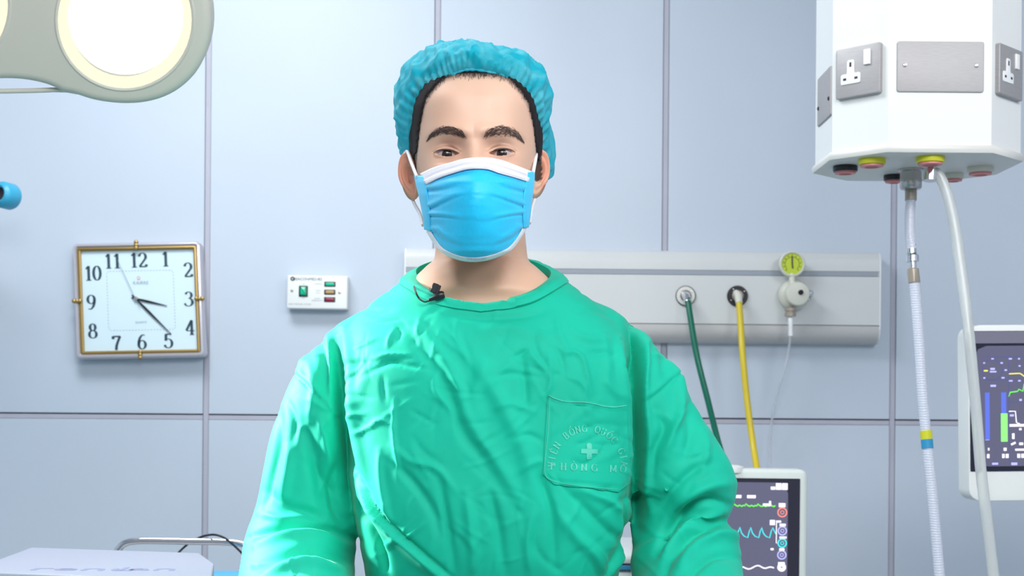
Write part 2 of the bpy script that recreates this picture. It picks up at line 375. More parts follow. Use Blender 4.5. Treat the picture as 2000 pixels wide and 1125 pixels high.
for num, px, py in (('12', 271, 508), ('1', 324, 507), ('2', 368, 529), ('3', 370, 586), ('4', 372, 642), ('5', 330, 667), ('6', 278, 668), ('7', 229, 669), ('8', 182, 645), ('9', 179, 589), ('10', 182, 532), ('11', 221, 509)):
    h = 28.5 * s; cx, cy = cl(px, py); bm = B(); wd = .60 * h
    cx = cx + 0.035 * cy; 
    for i, ch in enumerate(num):
        glyph(bm, ch, cplace(cx - wd * .5 * len(num) + i * wd * .98, cy - h / 2), h, thick=.19, thin=.055)
    obj('numeral', bm, 'ink', ck, smooth=False)
bm = B(); rr = rrect(130 * s, 116 * s, 0.008, 4, *cl(273 + 3, 587)); 
per = []
for i in range(len(rr)):
    a, b_ = Vector(rr[i]), Vector(rr[(i + 1) % len(rr)]); n = max(1, int((b_ - a).length / 0.004))
    per += [a.lerp(b_, k / n) for k in range(n)]
for i in range(0, len(per), 2):
    a, b_ = per[i], per[(i + 1) % len(per)]; t = (b_ - a).normalized() if (b_ - a).length else Vector((1, 0)); nn = Vector((-t.y, t.x)) * .0007
    q = [a + nn, a - nn, b_ - nn, b_ + nn]; bm.faces.new([bm.verts.new(clp(v.x, v.y, .004)) for v in q])
obj('dashed_border', bm, 'paleink', ck, smooth=False)
FR = face_frame((0, 0, 0), (0, -1, 0))
x, y = cl(274, 553); obj('maker_name', textbm('KAIRRE', 0.0125, FR @ Matrix.Translation((x + .002, y, .0042)), .0001), 'paleink', ck, smooth=False)
x, y = cl(276, 630); obj('quartz_lettering', textbm('QUARTZ', 0.0075, FR @ Matrix.Translation((x, y, .0042)), .0001), 'paleink', ck, smooth=False)
bm = B(); x, y = cl(273, 543); stroke(bm, arc(0, 0, 1, 1, 0, 360, 16), cplace(x, y), .0036, fixed=.35); stroke(bm, [(-1, -.4), (1, -.4)], cplace(x, y - .003), .0036, fixed=.35); obj('red_emblem', bm, 'redink', ck, smooth=False)
def hand_(name, tx, ty, w0, w1, z, mtl, tail=0.0):
    bm = B(); x0, y0 = cl(267, 584); x1, y1 = cl(tx, ty); a = Vector((x0, y0)); b_ = Vector((x1, y1)); t = (b_ - a).normalized(); nn = Vector((-t.y, t.x))
    a2 = a - t * tail; mid = a.lerp(b_, .35)
    poly = [a2 - nn * w0 * .6, mid - nn * w0, b_ - nn * w1, b_ + nn * w1, mid + nn * w0, a2 + nn * w0 * .6]
    ringgrid(bm, [[clp(p.x, p.y, zz) for p in poly] for zz in (z, z + .0008)]); obj(name, bm, mtl, ck, smooth=False)
hand_('hour_hand', 327, 599, .0032, .0009, .0065, 'black', .012); hand_('minute_hand', 333, 654, .0030, .0009, .0085, 'black', .014)
hand_('second_hand', 235, 508, .0006, .0004, .0105, 'paleink', .028)
bm = B(); x, y = cl(267, 584); lathe(bm, [(.006, .003), (.006, .011), (.0045, .013), (.001, .0135)], clp(x, y, 0), (0, -1, 0), 16); obj('hand_hub', bm, 'nickel', ck)

# ------------------------------------------------------------------ gas scavenging switch plate
YS = YW - 0.04
sw = thing('switch_unit', 'small white wall unit with green rocker switch and three coloured indicator lamps', 'switch', U(620, 571, YS), Matrix.Rotation(math.radians(0.5), 3, 'Y'))
s = YS / F
def sp(px, py): return ((px - 620) * s, -(py - 571) * s)
bm = B(); prism(bm, rrect(118 * s, 65 * s, .004), FI, -0.038, 0.004, .003); obj('face_plate', bm, 'white', sw)
def rect_part(name, px, py, wpx, hpx, z0, z1, mtl, bev=.001, par=None):
    x, y = sp(px, py); bm = B(); prism(bm, rrect(wpx * s, hpx * s, min(.0015, .2 * hpx * s), 3, x, y), FI, z0, z1, bev, 2); return obj(name, bm, mtl, par or sw)
rect_part('switch_frame', 593, 569.5, 17.5, 21.5, .003, .0065, 'black'); rect_part('rocker_switch', 593, 569, 11.5, 16, .003, .010, 'greenlens', .003)
for py, mm in ((555, 'greenlens'), (570.5, 'amberlens'), (585, 'redlens')):
    f_ = rect_part('lamp_frame', 644.5, py, 22, 10, .003, .0055, 'black'); rect_part('indicator_lens', 644.5, py, 16.5, 6, .003, .0075, mm, .0015)
for px, py in ((570.5, 569), (663.5, 571)):
    x, y = sp(px, py); bm = B(); lathe(bm, [(.0001, .002), (.0038, .002), (.0038, .0046), (.003, .0055), (.0001, .0058)], Vector((x, 0, y)), (0, -1, 0), 14); obj('screw', bm, 'nickel', sw)
bm = B(); x, y = sp(571.5, 545.5); lathe(bm, [(.0001, .0042), (.0058, .0042), (.0058, .0046), (.0001, .0046)], Vector((x, 0, y)), (0, -1, 0), 24)
e1 = obj('round_emblem', bm, 'black', sw); bm = B(); stroke(bm, [(-.3, -.7), (0, .1), (.5, .7)], lambda a, b_: Vector((x + a, -.0049, y + b_)), .0045, fixed=.25); stroke(bm, arc(0.1, 0, .5, .5, 90, 330), lambda a, b_: Vector((x + a, -.0049, y + b_)), .0045, fixed=.2); obj('emblem_mark', bm, 'white', sw, smooth=False)
for st, px, py, sz in (('BEACONMEDÆS', 601, 546, .0088), ('ON', 593, 555.5, .0035), ('OFF', 593, 583, .0035), ('NORMAL', 622, 555, .0042), ('PLANT', 622, 568, .0038), ('FAULT', 622, 572.5, .0038), ('PLANT', 620.5, 583.5, .0042), ('EMERGENCY', 620.5, 587.5, .0044), ('AGSS DISPOSAL SYSTEM', 586, 595, .0048)):
    x, y = sp(px, py); obj('lettering', textbm(st, sz * 1.15, FR @ Matrix.Translation((x, y, .0042)), .0001), 'paleink' if sz < .006 else 'ink', sw, smooth=False)

# ------------------------------------------------------------------ bedhead service panel
YP = 3.69
xl, xr = U(790, 560, YP).x, U(1716, 560, YP).x
bh = thing('bedhead_panel', 'long white wall-mounted medical gas panel with grey stripe behind the person', 'panel', (0, YW, 0), Matrix.Rotation(math.radians(0.1), 3, 'Y'))
def zz(py): return CAMZ + (800 - py) * YP / F + 0.0035
def extr(name, prof, mtl, x0=xl, x1=xr, par=bh):
    bm = B(); ringgrid(bm, [[Vector((x, y - YW, z)) for y, z in prof] for x in (x0, x1)]); return obj(name, bm, mtl, par, angle=25)
zt, zb = zz(488), zz(668)
extr('housing', [(YW - .001, zt)] + [(YP + .022 - .022 * math.sin(a) + 0 * a, zt - .03 + .03 * math.cos(a)) for a in np.linspace(0, PI / 2, 8)] + [(YP, zz(526)), (YP + .002, zz(527)), (YP + .002, zz(536)), (YP, zz(537)), (YP, zz(631)), (YP + .006, zz(632)), (YP + .006, zz(634)), (YW - .001, zz(634))], 'panelwhite')
extr('grey_stripe', [(YP + .004, zz(527.3)), (YP - .0005, zz(527.3)), (YP - .0005, zz(535.8)), (YP + .004, zz(535.8))], 'stripe', xl + .001, xr - .004)
extr('lower_cover', [(YW - .001, zz(633.6)), (YP + .001, zz(633.6))] + [(YP + .001 + .040 * (1 - math.cos(a)), zz(640) - (zz(640) - zb) * math.sin(a)) for a in np.linspace(0, PI / 2, 9)] + [(YW - .001, zb)], 'panelgrey')
for x0, x1, nm in ((xl - .0035, xl, 'end_cap'), (xr, xr + .0035, 'end_cap')):
    extr(nm, [(YW - .001, zt)] + [(YP + .022 - .022 * math.sin(a), zt - .03 + .03 * math.cos(a)) for a in np.linspace(0, PI / 2, 8)] + [(YP, zz(640))] + [(YP + .001 + .040 * (1 - math.cos(a)), zz(640) - (zz(640) - zb) * math.sin(a)) for a in np.linspace(0, PI / 2, 9)] + [(YW - .001, zb)], 'white', x0, x1)
bm = B(); box(bm, (0.60, -.008, zb - .055), (.22, .012, .008)) 
bm.free()
# gas outlets belong to the panel
def outlet(px, py, mats, r):
    c = U(px, py, YP) - Vector((0, YW, 0)); 
    bm = B(); lathe(bm, [(.001, 0), (r, 0), (r, .005), (r * .93, .0075), (r * .6, .0075), (r * .58, .004), (.001, .004)], c, (0, -1, 0), 36); o = obj('gas_outlet', bm, mats[0], bh)
    if mats[2]:
        bm = B(); lathe(bm, [(r * .985, -.001), (r * 1.05, -.001), (r * 1.07, .004), (r * 1.0, .0052)], c, (0, -1, 0), 36); obj('outlet_ring', bm, mats[2], bh)
    bm = B(); lathe(bm, [(r * .55, .003), (r * .55, .011), (r * .42, .0135), (r * .36, .0135), (r * .34, .006), (.001, .006)], c, (0, -1, 0), 28); obj('outlet_core', bm, mats[1], bh)
    for k in range(4):
        a = k * PI / 2 + .6; bm = B(); lathe(bm, [(.001, .006), (.0016, .0078), (.0016, .0084), (.0005, .0086)], c + Vector((math.cos(a), 0, math.sin(a))) * r * .76, (0, -1, 0), 8); obj('outlet_screw', bm, 'nickel', bh)
outlet(1337, 577.5, ('cream', 'nickel', 'dark'), .0245)
outlet(1438, 577.5, ('black', 'tan', None), .0270)

def hose(name, label, cat, pts, r, mtl, fit=None, n=14):
    t = thing(name, label, cat, Vector(pts[0]))
    o0 = Vector(pts[0]); P = [tuple(Vector(p) - o0) for p in pts]
    bm = B(); tube(bm, spline(P, 8), r, n); obj('hose', bm, mtl, t)
    return t, o0
# green hose
g0 = U(1341, 577, YP - .012)
t, o0 = hose('green_hose', 'thick dark green gas hose plugged into the metal ringed outlet', 'hose', [U(1343, 583, 3.655), U(1350, 630, 3.635), U(1362, 700, 3.61), U(1382, 780, 3.60), U(1402, 860, 3.60), U(1430, 960, 3.58), U(1450, 1070, 3.5), U(1455, 1180, 3.4)], .0078, 'greenhose')
bm = B(); tube(bm, [U(1338, 576, YP - .0140) - o0, U(1341, 580, 3.66) - o0, U(1343.5, 590, 3.652) - o0], [.0095, .0105, .0088], 16); obj('metal_connector', bm, 'chrome', t)
t, o0 = hose('yellow_hose', 'bright yellow gas hose plugged into the black outlet', 'hose', [U(1443, 585, 3.655), U(1447, 640, 3.635), U(1451, 700, 3.61), U(1460, 790, 3.60), U(1471, 870, 3.58), U(1482, 950, 3.50), U(1480, 1050, 3.4), U(1470, 1150, 3.35)], .0082, 'yellowhose')
bm = B(); tube(bm, [U(1437, 572, YP - .004) - o0, U(1439, 573, 3.672) - o0, U(1442, 578, 3.66) - o0, U(1443.5, 592, 3.652) - o0], [.0085, .0085, .0098, .0090], 16); obj('cream_connector', bm, 'ivory', t)
# suction regulator
rg = thing('vacuum_regulator', 'cream vacuum regulator with lime green round gauge on the white panel', 'regulator', U(1551, 575, YP))
ro = U(1551, 575, YP)
def rp(px, py, Y): return U(px, py, Y) - ro
bm = B(); lathe(bm, [(.001, .003), (.036, .003), (.040, .008), (.040, .018), (.036, .026), (.031, .030), (.031, .052), (.029, .056), (.022, .0575), (.001, .058)], rp(1548, 577, YP), (.06, -1, 0), 40); obj('body', bm, 'ivory', rg)
bm = B(); lathe(bm, [(.0065, .056), (.0065, .061), (.0045, .063), (.004, .059), (.001, .059)], rp(1552.5, 574.5, YP), (.06, -1, 0), 20); obj('centre_bolt', bm, 'dark', rg)
gc = rp(1546, 516, 3.655)
bm = B(); lathe(bm, [(.001, -.012), (.030, -.012), (.0335, -.004), (.0335, .008), (.0305, .0105), (.0280, .0095), (.0275, .005), (.001, .005)], gc, (.05, -1, 0), 40); gg = obj('gauge_case', bm, 'ivory', rg)
bm = B(); lathe(bm, [(.001, .0052), (.0274, .0052), (.0274, .0062), (.001, .0062)], gc, (.05, -1, 0), 40); obj('gauge_dial', bm, 'gaugeface', rg)
GF = face_frame(gc, (.05, -1, 0))
bm = B(); pl = lambda a, b_: GF @ Vector((a, b_, .0072))
for k in range(11):
    a = math.radians(225 - 27 * k); stroke(bm, [(.75 * math.cos(a), .75 * math.sin(a)), (.92 * math.cos(a), .92 * math.sin(a))], pl, .026, fixed=.05)
stroke(bm, arc(0, 0, .7, .7, -45, 225, 30), pl, .026, fixed=.03); obj('gauge_marks', bm, 'dark', rg, smooth=False)
bm = B(); stroke(bm, [(.05, -.45), (0, 0), (-.02, .75)], lambda a, b_: GF @ Vector((a, b_, .0080)), .026, fixed=.13); obj('gauge_needle', bm, 'black', rg, smooth=False)
bm = B(); tube(bm, [rp(1546, 535, 3.655), rp(1548, 556, 3.65)], [.008, .0085], 14); obj('gauge_neck', bm, 'ivory', rg)
bm = B(); tube(bm, [rp(1565, 574, 3.655), rp(1578, 574, 3.650), rp(1580, 574, 3.650), rp(1586, 573, 3.648), rp(1588, 573, 3.648)], [.006, .006, .0095, .0095, .006], 16); obj('side_knob', bm, 'chrome', rg)
bm = B(); tube(bm, [rp(1577, 578, 3.65), rp(1580, 587, 3.648)], [.005, .006], 12); obj('side_nipple', bm, 'nickel', rg)
bm = B(); lathe(bm, [(.001, 0), (.0145, 0), (.0145, .008), (.012, .009), (.012, .013), (.0145, .014), (.0145, .021), (.001, .021)], rp(1543.5, 618, 3.655), (0, 0, 1), 20); obj('coupling', bm, 'tan', rg)
t, o0 = hose('suction_tubing', 'thin clear suction tubing hanging below the vacuum regulator', 'tubing', [U(1544, 652, 3.65), U(1541, 680, 3.65), U(1533, 720, 3.655), U(1519, 765, 3.67), U(1508, 820, 3.69), U(1504, 880, 3.70), U(1504, 960, 3.68), U(1500, 1040, 3.6), U(1490, 1180, 3.5)], .0032, 'thintube', n=8)
bm = B(); tube(bm, [U(1543.5, 619, 3.655) - o0, U(1544, 624, 3.65) - o0, U(1544.5, 640, 3.65) - o0, U(1544.5, 656, 3.65) - o0], [.005, .0065, .0055, .0065], 14); obj('white_connector', bm, 'plastic', t)

# ------------------------------------------------------------------ ceiling pendant
a0 = .0765; xf0, xf1, yf0, sd = .628, .802, 2.39, .137
ZB = 1.710
oct_ = [(xf0, yf0), (xf1, yf0), (xf1 + a0, yf0 + a0), (xf1 + a0, yf0 + a0 + sd), (xf1, yf0 + 2 * a0 + sd), (xf0, yf0 + 2 * a0 + sd), (xf0 - a0, yf0 + a0 + sd), (xf0 - a0, yf0 + a0)]
pc = Vector(((xf0 + xf1) / 2, yf0 + a0 + sd / 2, 0))
pn = thing('ceiling_pendant', 'white eight-sided ceiling supply pendant with steel sockets, upper right', 'pendant', (pc.x, pc.y, ZB))
ol = [(x - pc.x, y - pc.y) for x, y in oct_]
def grow(k): return [(x * (1 + k), y * (1 + k)) for x, y in ol]
bm = B(); prism(bm, ol, Matrix.Identity(4), .008, 2.895 - ZB, 0); obj('column', bm, 'white', pn, smooth=False)
bm = B(); ringgrid(bm, [[Vector((x, y, z)) for x, y in grow(k)] for k, z in ((.00, -.004), (.025, -.003), (.035, .002), (.035, .006), (.02, .010), (.0, .0105))]); obj('bottom_plate', bm, 'cream', pn, angle=50)
def pface(i):                            # frame in the middle of face i
    p, q = Vector((*ol[i], 0)), Vector((*ol[(i + 1) % 8], 0)); d = (q - p).normalized(); n = Vector((d.y, -d.x, 0)); return (p + q) / 2, n
zc = U(1829, 131, yf0).z - ZB
c, n = pface(0); fm = face_frame(c + Vector((0, 0, zc)), n)
bm = B(); prism(bm, rrect(.146, .085, .004), fm, 0, .003, .0012); obj('blank_plate', bm, 'steel', pn)
for x in (-.060, .060):
    bm = B(); lathe(bm, [(.001, .002), (.0037, .003), (.003, .005), (.001, .0055)], fm @ Vector((x, .002, 0)), n, 12); obj('plate_screw', bm, 'chrome', pn)
def socket(i, off=0.0, dz=0.0):
    c, n = pface(i); f = face_frame(c + Vector((0, 0, zc + dz)), n) @ Matrix.Translation((off, 0, 0))
    bm = B(); prism(bm, rrect(.086, .086, .004), f, 0, .0085, .002); so = obj('socket_plate', bm, 'steel', pn)
    T = [(-.017, -.024), (.017, -.024), (.019, -.022), (.019, -.008), (.016, -.006), (.008, -.006), (.007, -.003), (.007, .014), (.005, .017), (-.005, .017), (-.007, .014), (-.007, -.003), (-.008, -.006), (-.016, -.006), (-.019, -.008), (-.019, -.022)]
    bm = B(); prism(bm, [(x - .013, y + .004) for x, y in T], f, .008, .0098, .0006); obj('socket_insert', bm, 'plastic', so)
    for hx, hy, w_, h_ in ((-.013, .013, .004, .008), (-.024, -.011, .006, .004), (-.002, -.011, .006, .004)):
        bm = B(); prism(bm, rrect(w_, h_, .0004, 2, hx, hy), f, .0096, .0101, 0); obj('pin_hole', bm, 'dark', so)
    bm = B(); prism(bm, rrect(.0125, .026, .001, 2, .019, .021), f, .008, .0115, .001); obj('rocker_switch', bm, 'plastic', so)
socket(7); socket(1)
c, n = pface(6); f = face_frame(c + Vector((0, 0, zc - .022)), n) @ Matrix.Translation((0.012, 0, 0))
bm = B(); prism(bm, rrect(.105, .086, .003), f, 0, .003, .001); obj('blank_plate', bm, 'steel', pn)
for x in (-.042, .042):
    bm = B(); lathe(bm, [(.001, .002), (.0037, .003), (.003, .005), (.001, .0055)], f @ Vector((x, -.012, 0)), n, 10); obj('plate_screw', bm, 'dark', pn)
def und(px, py): p = UZ(px, py, ZB); return Vector((p.x - pc.x, p.y - pc.y, -.004))
for px, py, mm, r in ((1703, 306, 'yellow', .0225), (1817, 302, 'yellow', .0235), (1651, 320, 'black', .021), (1746, 338, 'black', .018), (1915, 322, 'ivory', .0225), (1862, 335, 'ivory', .018)):
    p = und(px, py); bm = B(); lathe(bm, [(.001, 0), (r, 0), (r * 1.03, .002), (r * 1.03, .008), (r * .98, .010), (r * .7, .010)], p, (0, 0, -1), 30); o = obj('gas_terminal', bm, mm, pn, label={'yellow': 'yellow ring terminal', 'black': 'black ring terminal', 'ivory': 'ivory ring terminal'}[mm])
    bm = B(); lathe(bm, [(r * .86, .0095), (r * .86, .0135), (r * .55, .0145), (r * .5, .011), (.001, .011)], p, (0, 0, -1), 26); obj('pink_seal', bm, 'pink', o)
p = und(1779, 326); bm = B(); lathe(bm, [(.001, -.002), (.024, -.002), (.024, .004), (.019, .006), (.019, .016), (.0195, .017), (.0195, .033), (.017, .036), (.001, .036)], p, (0, 0, -1), 32); obj('centre_coupling', bm, 'nickel', pn)
# braided hose
hp = [(1779, 392), (1778, 425), (1777, 455), (1780, 484)]
t = thing('braided_gas_hose', 'white braided hose with metal couplings and a yellow and blue band, hanging from pendant', 'hose', U(1779, 352, 2.56)); o0 = U(1779, 352, 2.56)
yh = lambda py: 2.56 - .06 * (py - 350) / 775
def hl(px, py): return U(px, py, yh(py)) - o0
bm = B(); tube(bm, [hl(1779, 348), hl(1779, 361), hl(1779, 362), hl(1779, 363), hl(1779, 364), hl(1779, 391), hl(1779, 392)], [.0095, .0095, .0085, .0085, .0105, .0105, .0095], 20); obj('ferrule', bm, 'tan', t)
bm = B(); tube(bm, spline([hl(1779, 390), hl(1777, 420), hl(1777, 455), hl(1780, 486)], 5), .0090, 18); obj('upper_hose', bm, 'braid', t)
bm = B(); tube(bm, [hl(1780, 478), hl(1780, 495), hl(1780.5, 496), hl(1782, 500), hl(1782, 511), hl(1782.5, 512), hl(1783, 526)], [.0085, .0092, .007, .0115, .0115, .0065, .0065], 18); obj('quick_coupling', bm, 'chrome', t)
bm = B(); tube(bm, [hl(1783, 524), hl(1783, 526), hl(1786, 552), hl(1786, 554)], [.0085, .0105, .0105, .0090], 20); obj('ferrule', bm, 'tan', t)
lp = [(1786, 550), (1790, 600), (1796, 680), (1801, 760), (1807, 830), (1812, 880), (1822, 980), (1833, 1100), (1841, 1200)]
bm = B(); tube(bm, spline([tuple(hl(*p)) for p in lp], 8), .0093, 18); obj('lower_hose', bm, 'braid', t)
for py0, py1, mm in ((841, 858, 'yellow'), (858, 876, 'blue')):
    x = lambda py: 1808.5 + (py - 841) * .09
    bm = B(); tube(bm, [hl(x(py0), py0), hl(x(py1), py1)], .0104, 20); obj('colour_band', bm, mm, t, label=('yellow' if mm == 'yellow' else 'blue') + ' band')
# clear hose
t = thing('clear_suction_hose', 'thick clear plastic hose arching from the pendant elbow down past the monitor', 'hose', U(1825, 337, 2.45)); o0 = U(1825, 337, 2.45)
yh2 = lambda py: 2.45 - .10 * (py - 337) / 800
def h2(px, py): return U(px, py, yh2(py)) - o0
bm = B(); tube(bm, spline([tuple(h2(*p)) for p in ((1822, 336), (1832, 340), (1842, 358), (1853, 390), (1864, 440), (1876, 520), (1889, 620), (1899, 720), (1908, 820), (1916, 920), (1927, 1010), (1939, 1110), (1948, 1200))], 8), .0092, 18); obj('hose', bm, 'cleartube', t)
bm = B(); tube(bm, [h2(1818, 309), h2(1818, 318), h2(1818, 319), h2(1818, 332), h2(1817, 333), h2(1816, 353)], [.0125, .0125, .0095, .0095, .012, .011], 16); tube(bm, [h2(1816, 340), h2(1824, 334), h2(1830, 338)], [.006, .0075, .0085], 14); obj('elbow_fitting', bm, 'chrome', t)

# ------------------------------------------------------------------ anaesthesia monitor on the right
YM = 2.62
mo = U(1889, 635, YM)
mn = thing('ventilator_monitor', 'white anaesthesia machine monitor cropped by the right picture edge', 'monitor', mo, Matrix.Rotation(math.radians(-0.9), 3, 'Y') @ Matrix.Rotation(math.radians(2.5), 3, 'Z'))
s = YM / F
MF = face_frame((0, 0, 0), (0, -1, 0))
WM, HM = .40, 344 * s
def mbx(name, x0, y0, x1, y1, z0, z1, mtl, par=None, bev=0, r=None):
    bm = B(); prism(bm, rrect(abs(x1 - x0), abs(y1 - y0), r or min(abs(x1 - x0), abs(y1 - y0)) * .1, 4 if r else 2, (x0 + x1) / 2, -(y0 + y1) / 2), MF, z0, z1, bev, 3); return obj(name, bm, mtl, par or mn)
mbx('casing', 0, 0, WM, HM, -.05, .004, 'bezel', None, .0022, .022)
q = s
sc_ = mbx('screen', 2.5 * q, 12 * q, WM - 16 * q, 286 * q, .003, .0052, 'scrd', None, 0, .002)
mbx('status_bar', 12 * q, 13 * q, WM - 17 * q, 36 * q, .005, .0055, 'scrb', sc_); mbx('display_area', 12 * q, 41 * q, WM - 17 * q, 276 * q, .005, .0055, 'scr', sc_)
EX = lambda px: (px - 1889) * q; EY = lambda py: (py - 634) * q
def emi(name, prims, mtl, par, ez=.0058):
    bm = B()
    for p in prims:
        if p[0] == 'r': x0, y0, x1, y1 = p[1:]; bm.faces.new([bm.verts.new(MF @ Vector((x, -y, ez))) for x, y in ((EX(x0), EY(y0)), (EX(x1), EY(y0)), (EX(x1), EY(y1)), (EX(x0), EY(y1)))])
        else: stroke(bm, [(EX(x), -EY(y)) for x, y in p[1]], lambda a, b_: MF @ Vector((a, b_, ez)), 1.0, fixed=p[2] * q)
    return obj(name, bm, mtl, par, smooth=False, kind='stuff' if len(prims) > 1 else None)
emi('gauge_circle', [('s', [(1936 + 20 * math.cos(a), 722 + 20 * math.sin(a)) for a in np.linspace(0, 2 * PI, 28)], 1.3)], 'e_dim', sc_)
emi('grid_lines', [('r', 1968, 697, 1969, 905), ('r', 1920, 741, 2040, 742), ('r', 1968, 784, 2040, 785), ('r', 1920, 696, 2040, 697)], 'e_dim', sc_)
emi('blue_bars', [('r', 1921, 766, 1930, 858), ('r', 1953, 766, 1963, 808)], 'e_blue', sc_)
emi('green_bar', [('r', 1952, 807, 1965, 862)], 'e_lime', sc_, .0062)
emi('small_labels', [('r', 1934, 699, 1939, 702), ('r', 1918, 707, 1922, 710), ('r', 1952, 707, 1957, 710), ('r', 1960, 721, 1965, 724), ('r', 1918, 736, 1922, 739), ('r', 1954, 736, 1960, 739), ('r', 1932, 718, 1941, 722), ('r', 1931, 724, 1944, 727), ('r', 1932, 751, 1943, 755), ('r', 1968, 699, 1975, 702), ('r', 1987, 699, 1991, 702), ('r', 1988, 713, 1992, 716), ('r', 1968, 742, 1976, 745), ('r', 1987, 742, 1992, 745), ('r', 1989, 779, 1994, 783), ('r', 1970, 809, 1978, 813), ('r', 1934, 903, 1946, 907), ('r', 1972, 903, 1984, 908), ('r', 1921, 858, 1929, 859)], 'e_lilac', sc_)
emi('white_readings', [('s', [(1968, 803), (1981, 803), (1983, 825), (1990, 828)], 2.2), ('r', 1969, 828, 2035, 833), ('r', 1988, 836, 1993, 840), ('r', 1974, 846, 1979, 857), ('s', [(1972, 868), (1981, 864)], 4), ('r', 1988, 864, 1996, 869), ('r', 1926, 874, 1929, 879), ('r', 1957, 874, 1963, 880), ('r', 1980, 876, 2030, 880), ('r', 1954, 886, 1959, 894), ('r', 1961, 886, 1967, 894), ('r', 1924, 886, 1929, 894), ('r', 1984, 886, 1990, 894), ('r', 1992, 886, 1999, 894)], 'e_white', sc_)
emi('yellow_trace', [('s', [(1968, 730), (1990, 729), (1994, 731), (1999, 735), (2020, 735)], 2.4), ('r', 1919, 722, 1927, 725)], 'e_yellow', sc_)
emi('green_trace', [('s', [(1968, 774), (1971, 766), (1986, 764), (1988, 760), (1996, 764), (1999, 750), (2020, 748)], 2.2)], 'e_green', sc_)
# support column and wheeled base
bm = B(); box(bm, (WM / 2, .09, -HM * .5), (.12, .09, .14), .01); obj('bracket', bm, 'cream', mn)
bm = B(); tube(bm, [(WM / 2, .12, -HM * .5), (WM / 2, .12, -(mo.z - .06))], .025, 16); obj('support_column', bm, 'steel', mn)
bm = B(); box(bm, (WM / 2, .12, -(mo.z - .075)), (.40, .40, .05), .015); obj('base', bm, 'cream', mn)
for dx in (-.17, .17):
    for dy in (-.17, .17):
        bm = B(); lathe(bm, [(.001, -.01), (.02, -.01), (.024, -.006), (.024, .006), (.02, .01), (.001, .01)], (WM / 2 + dx, .12 + dy, -(mo.z - .026)), (1, 0, 0), 16); obj('castor', bm, 'black', mn)

# ------------------------------------------------------------------ patient monitor and machine behind the person
YN = 2.95
no = U(1578, 917, YN); s = YN / F; q = s
pm = thing('patient_monitor', 'pale patient monitor with green and cyan traces beside the green sleeve', 'monitor', no, Matrix.Rotation(math.radians(0.2), 3, 'Y'))
WN, HN = .36, .285
mbx('casing', -WN, 0, 0, HN, -.05, .003, 'bezelcool', pm, .008, .016)
sc_ = mbx('screen', -WN + 16 * q, 18 * q, -15.5 * q, HN - .03, .002, .004, 'scrd', pm, 0, .0015)
mbx('display_area', -WN + 20 * q, 26 * q, -39 * q, HN - .035, .0038, .0043, 'scr', sc_)
EX = lambda px: (px - 1578) * q; EY = lambda py: (py - 917) * q
emi('green_trace', [('s', [(x, 989 - (5 if i % 9 == 4 else 0) + 1.3 * math.sin(i * 2.1)) for i, x in enumerate(np.arange(1400, 1516, 2.6))], 2.4)], 'e_green', sc_, .0046)
wv_ = []
for k in range(-2, 4):
    x0 = 1440 + 21.3 * k; wv_ += [(x0, 1051), (x0 + 3, 1038), (x0 + 5.5, 1031), (x0 + 9, 1042), (x0 + 14, 1048)]
emi('cyan_trace', [('s', wv_[:-2] + [(1516, 1043)], 2.0)], 'e_cyan', sc_, .0046)
emi('white_trace', [('s', [(x, 1110 + 2.2 * math.sin(x * .22) - 4 * math.exp(-((x - 1486) / 9) ** 2)) for x in np.arange(1420, 1516, 3)], 2.6)], 'e_white', sc_, .0046)
pr = [('r', 1436, 968, 1448, 974), ('r', 1459, 968, 1476, 974), ('r', 1505, 951, 1514, 957), ('r', 1515, 944, 1526, 957), ('r', 1527, 944, 1538, 957), ('r', 1521, 983, 1534, 991), ('r', 1504, 1016, 1514, 1026), ('r', 1516, 1017, 1526, 1021), ('r', 1523, 1023, 1535, 1028), ('r', 1523, 1048, 1537, 1052), ('r', 1506, 1071, 1512, 1075), ('r', 1523, 1071, 1533, 1076), ('r', 1521, 1098, 1534, 1104), ('r', 1490, 984, 1506, 989), ('r', 1502, 979, 1506, 988), ('s', [(1517, 1020), (1517, 1061), (1521, 1061)], 1.6)]
emi('white_readings', pr, 'e_white', sc_, .0048)
def ring(name, cx, cy, r, mtl, th=2.4): emi(name, [('s', [(cx + r * math.cos(a), cy + r * math.sin(a)) for a in np.linspace(0, 2 * PI, 24)], th), ('s', [(cx + r * .4 * math.cos(a), cy + r * .4 * math.sin(a)) for a in np.linspace(0, 2 * PI, 12)], 1.4)], mtl, sc_, .005)
ring('red_icon', 1528, 1001, 8.5, 'e_red'); ring('lilac_icon', 1528.5, 1037, 8, 'e_lilac'); ring('cyan_icon', 1528.5, 1061, 8, 'e_cyan'); ring('blue_icon', 1528, 1084, 8, 'e_lilac'); ring('white_icon', 1528, 1108, 6, 'e_white', 5)
bm = B(); lathe(bm, [(.001, .0035), (.02, .003), (.032, .0), (.034, -.006), (.034, -.012), (.001, -.012)], (EX(1425), .02, -EY(913.5)), (0, 0, 1), 28); obj('alarm_dome', bm, 'bezel', pm)
bm = B(); box(bm, (-WN * .5, .072, -.17), (.09, .05, .09), .01); obj('mount_arm', bm, 'cream', pm)
ym = YN + .12; zm = CAMZ - 286 * ym / F
am = thing('anaesthesia_machine', 'pale grey machine cabinet with blue stripe in the gap beside the gown', 'machine', (.30, ym + .2, 0))
bm = B(); box(bm, (0, 0, (zm - .10) / 2 + .07), (.50, .40, zm - .10), .015); obj('cabinet', bm, 'bezel', am)
bm = B(); box(bm, (0, 0, zm - .004), (.53, .43, .020), .008); obj('worktop', bm, 'white', am)
bm = B(); box(bm, (0, -.203, zm - .022), (.50, .010, .010), .002); obj('blue_stripe', bm, 'blue', am)
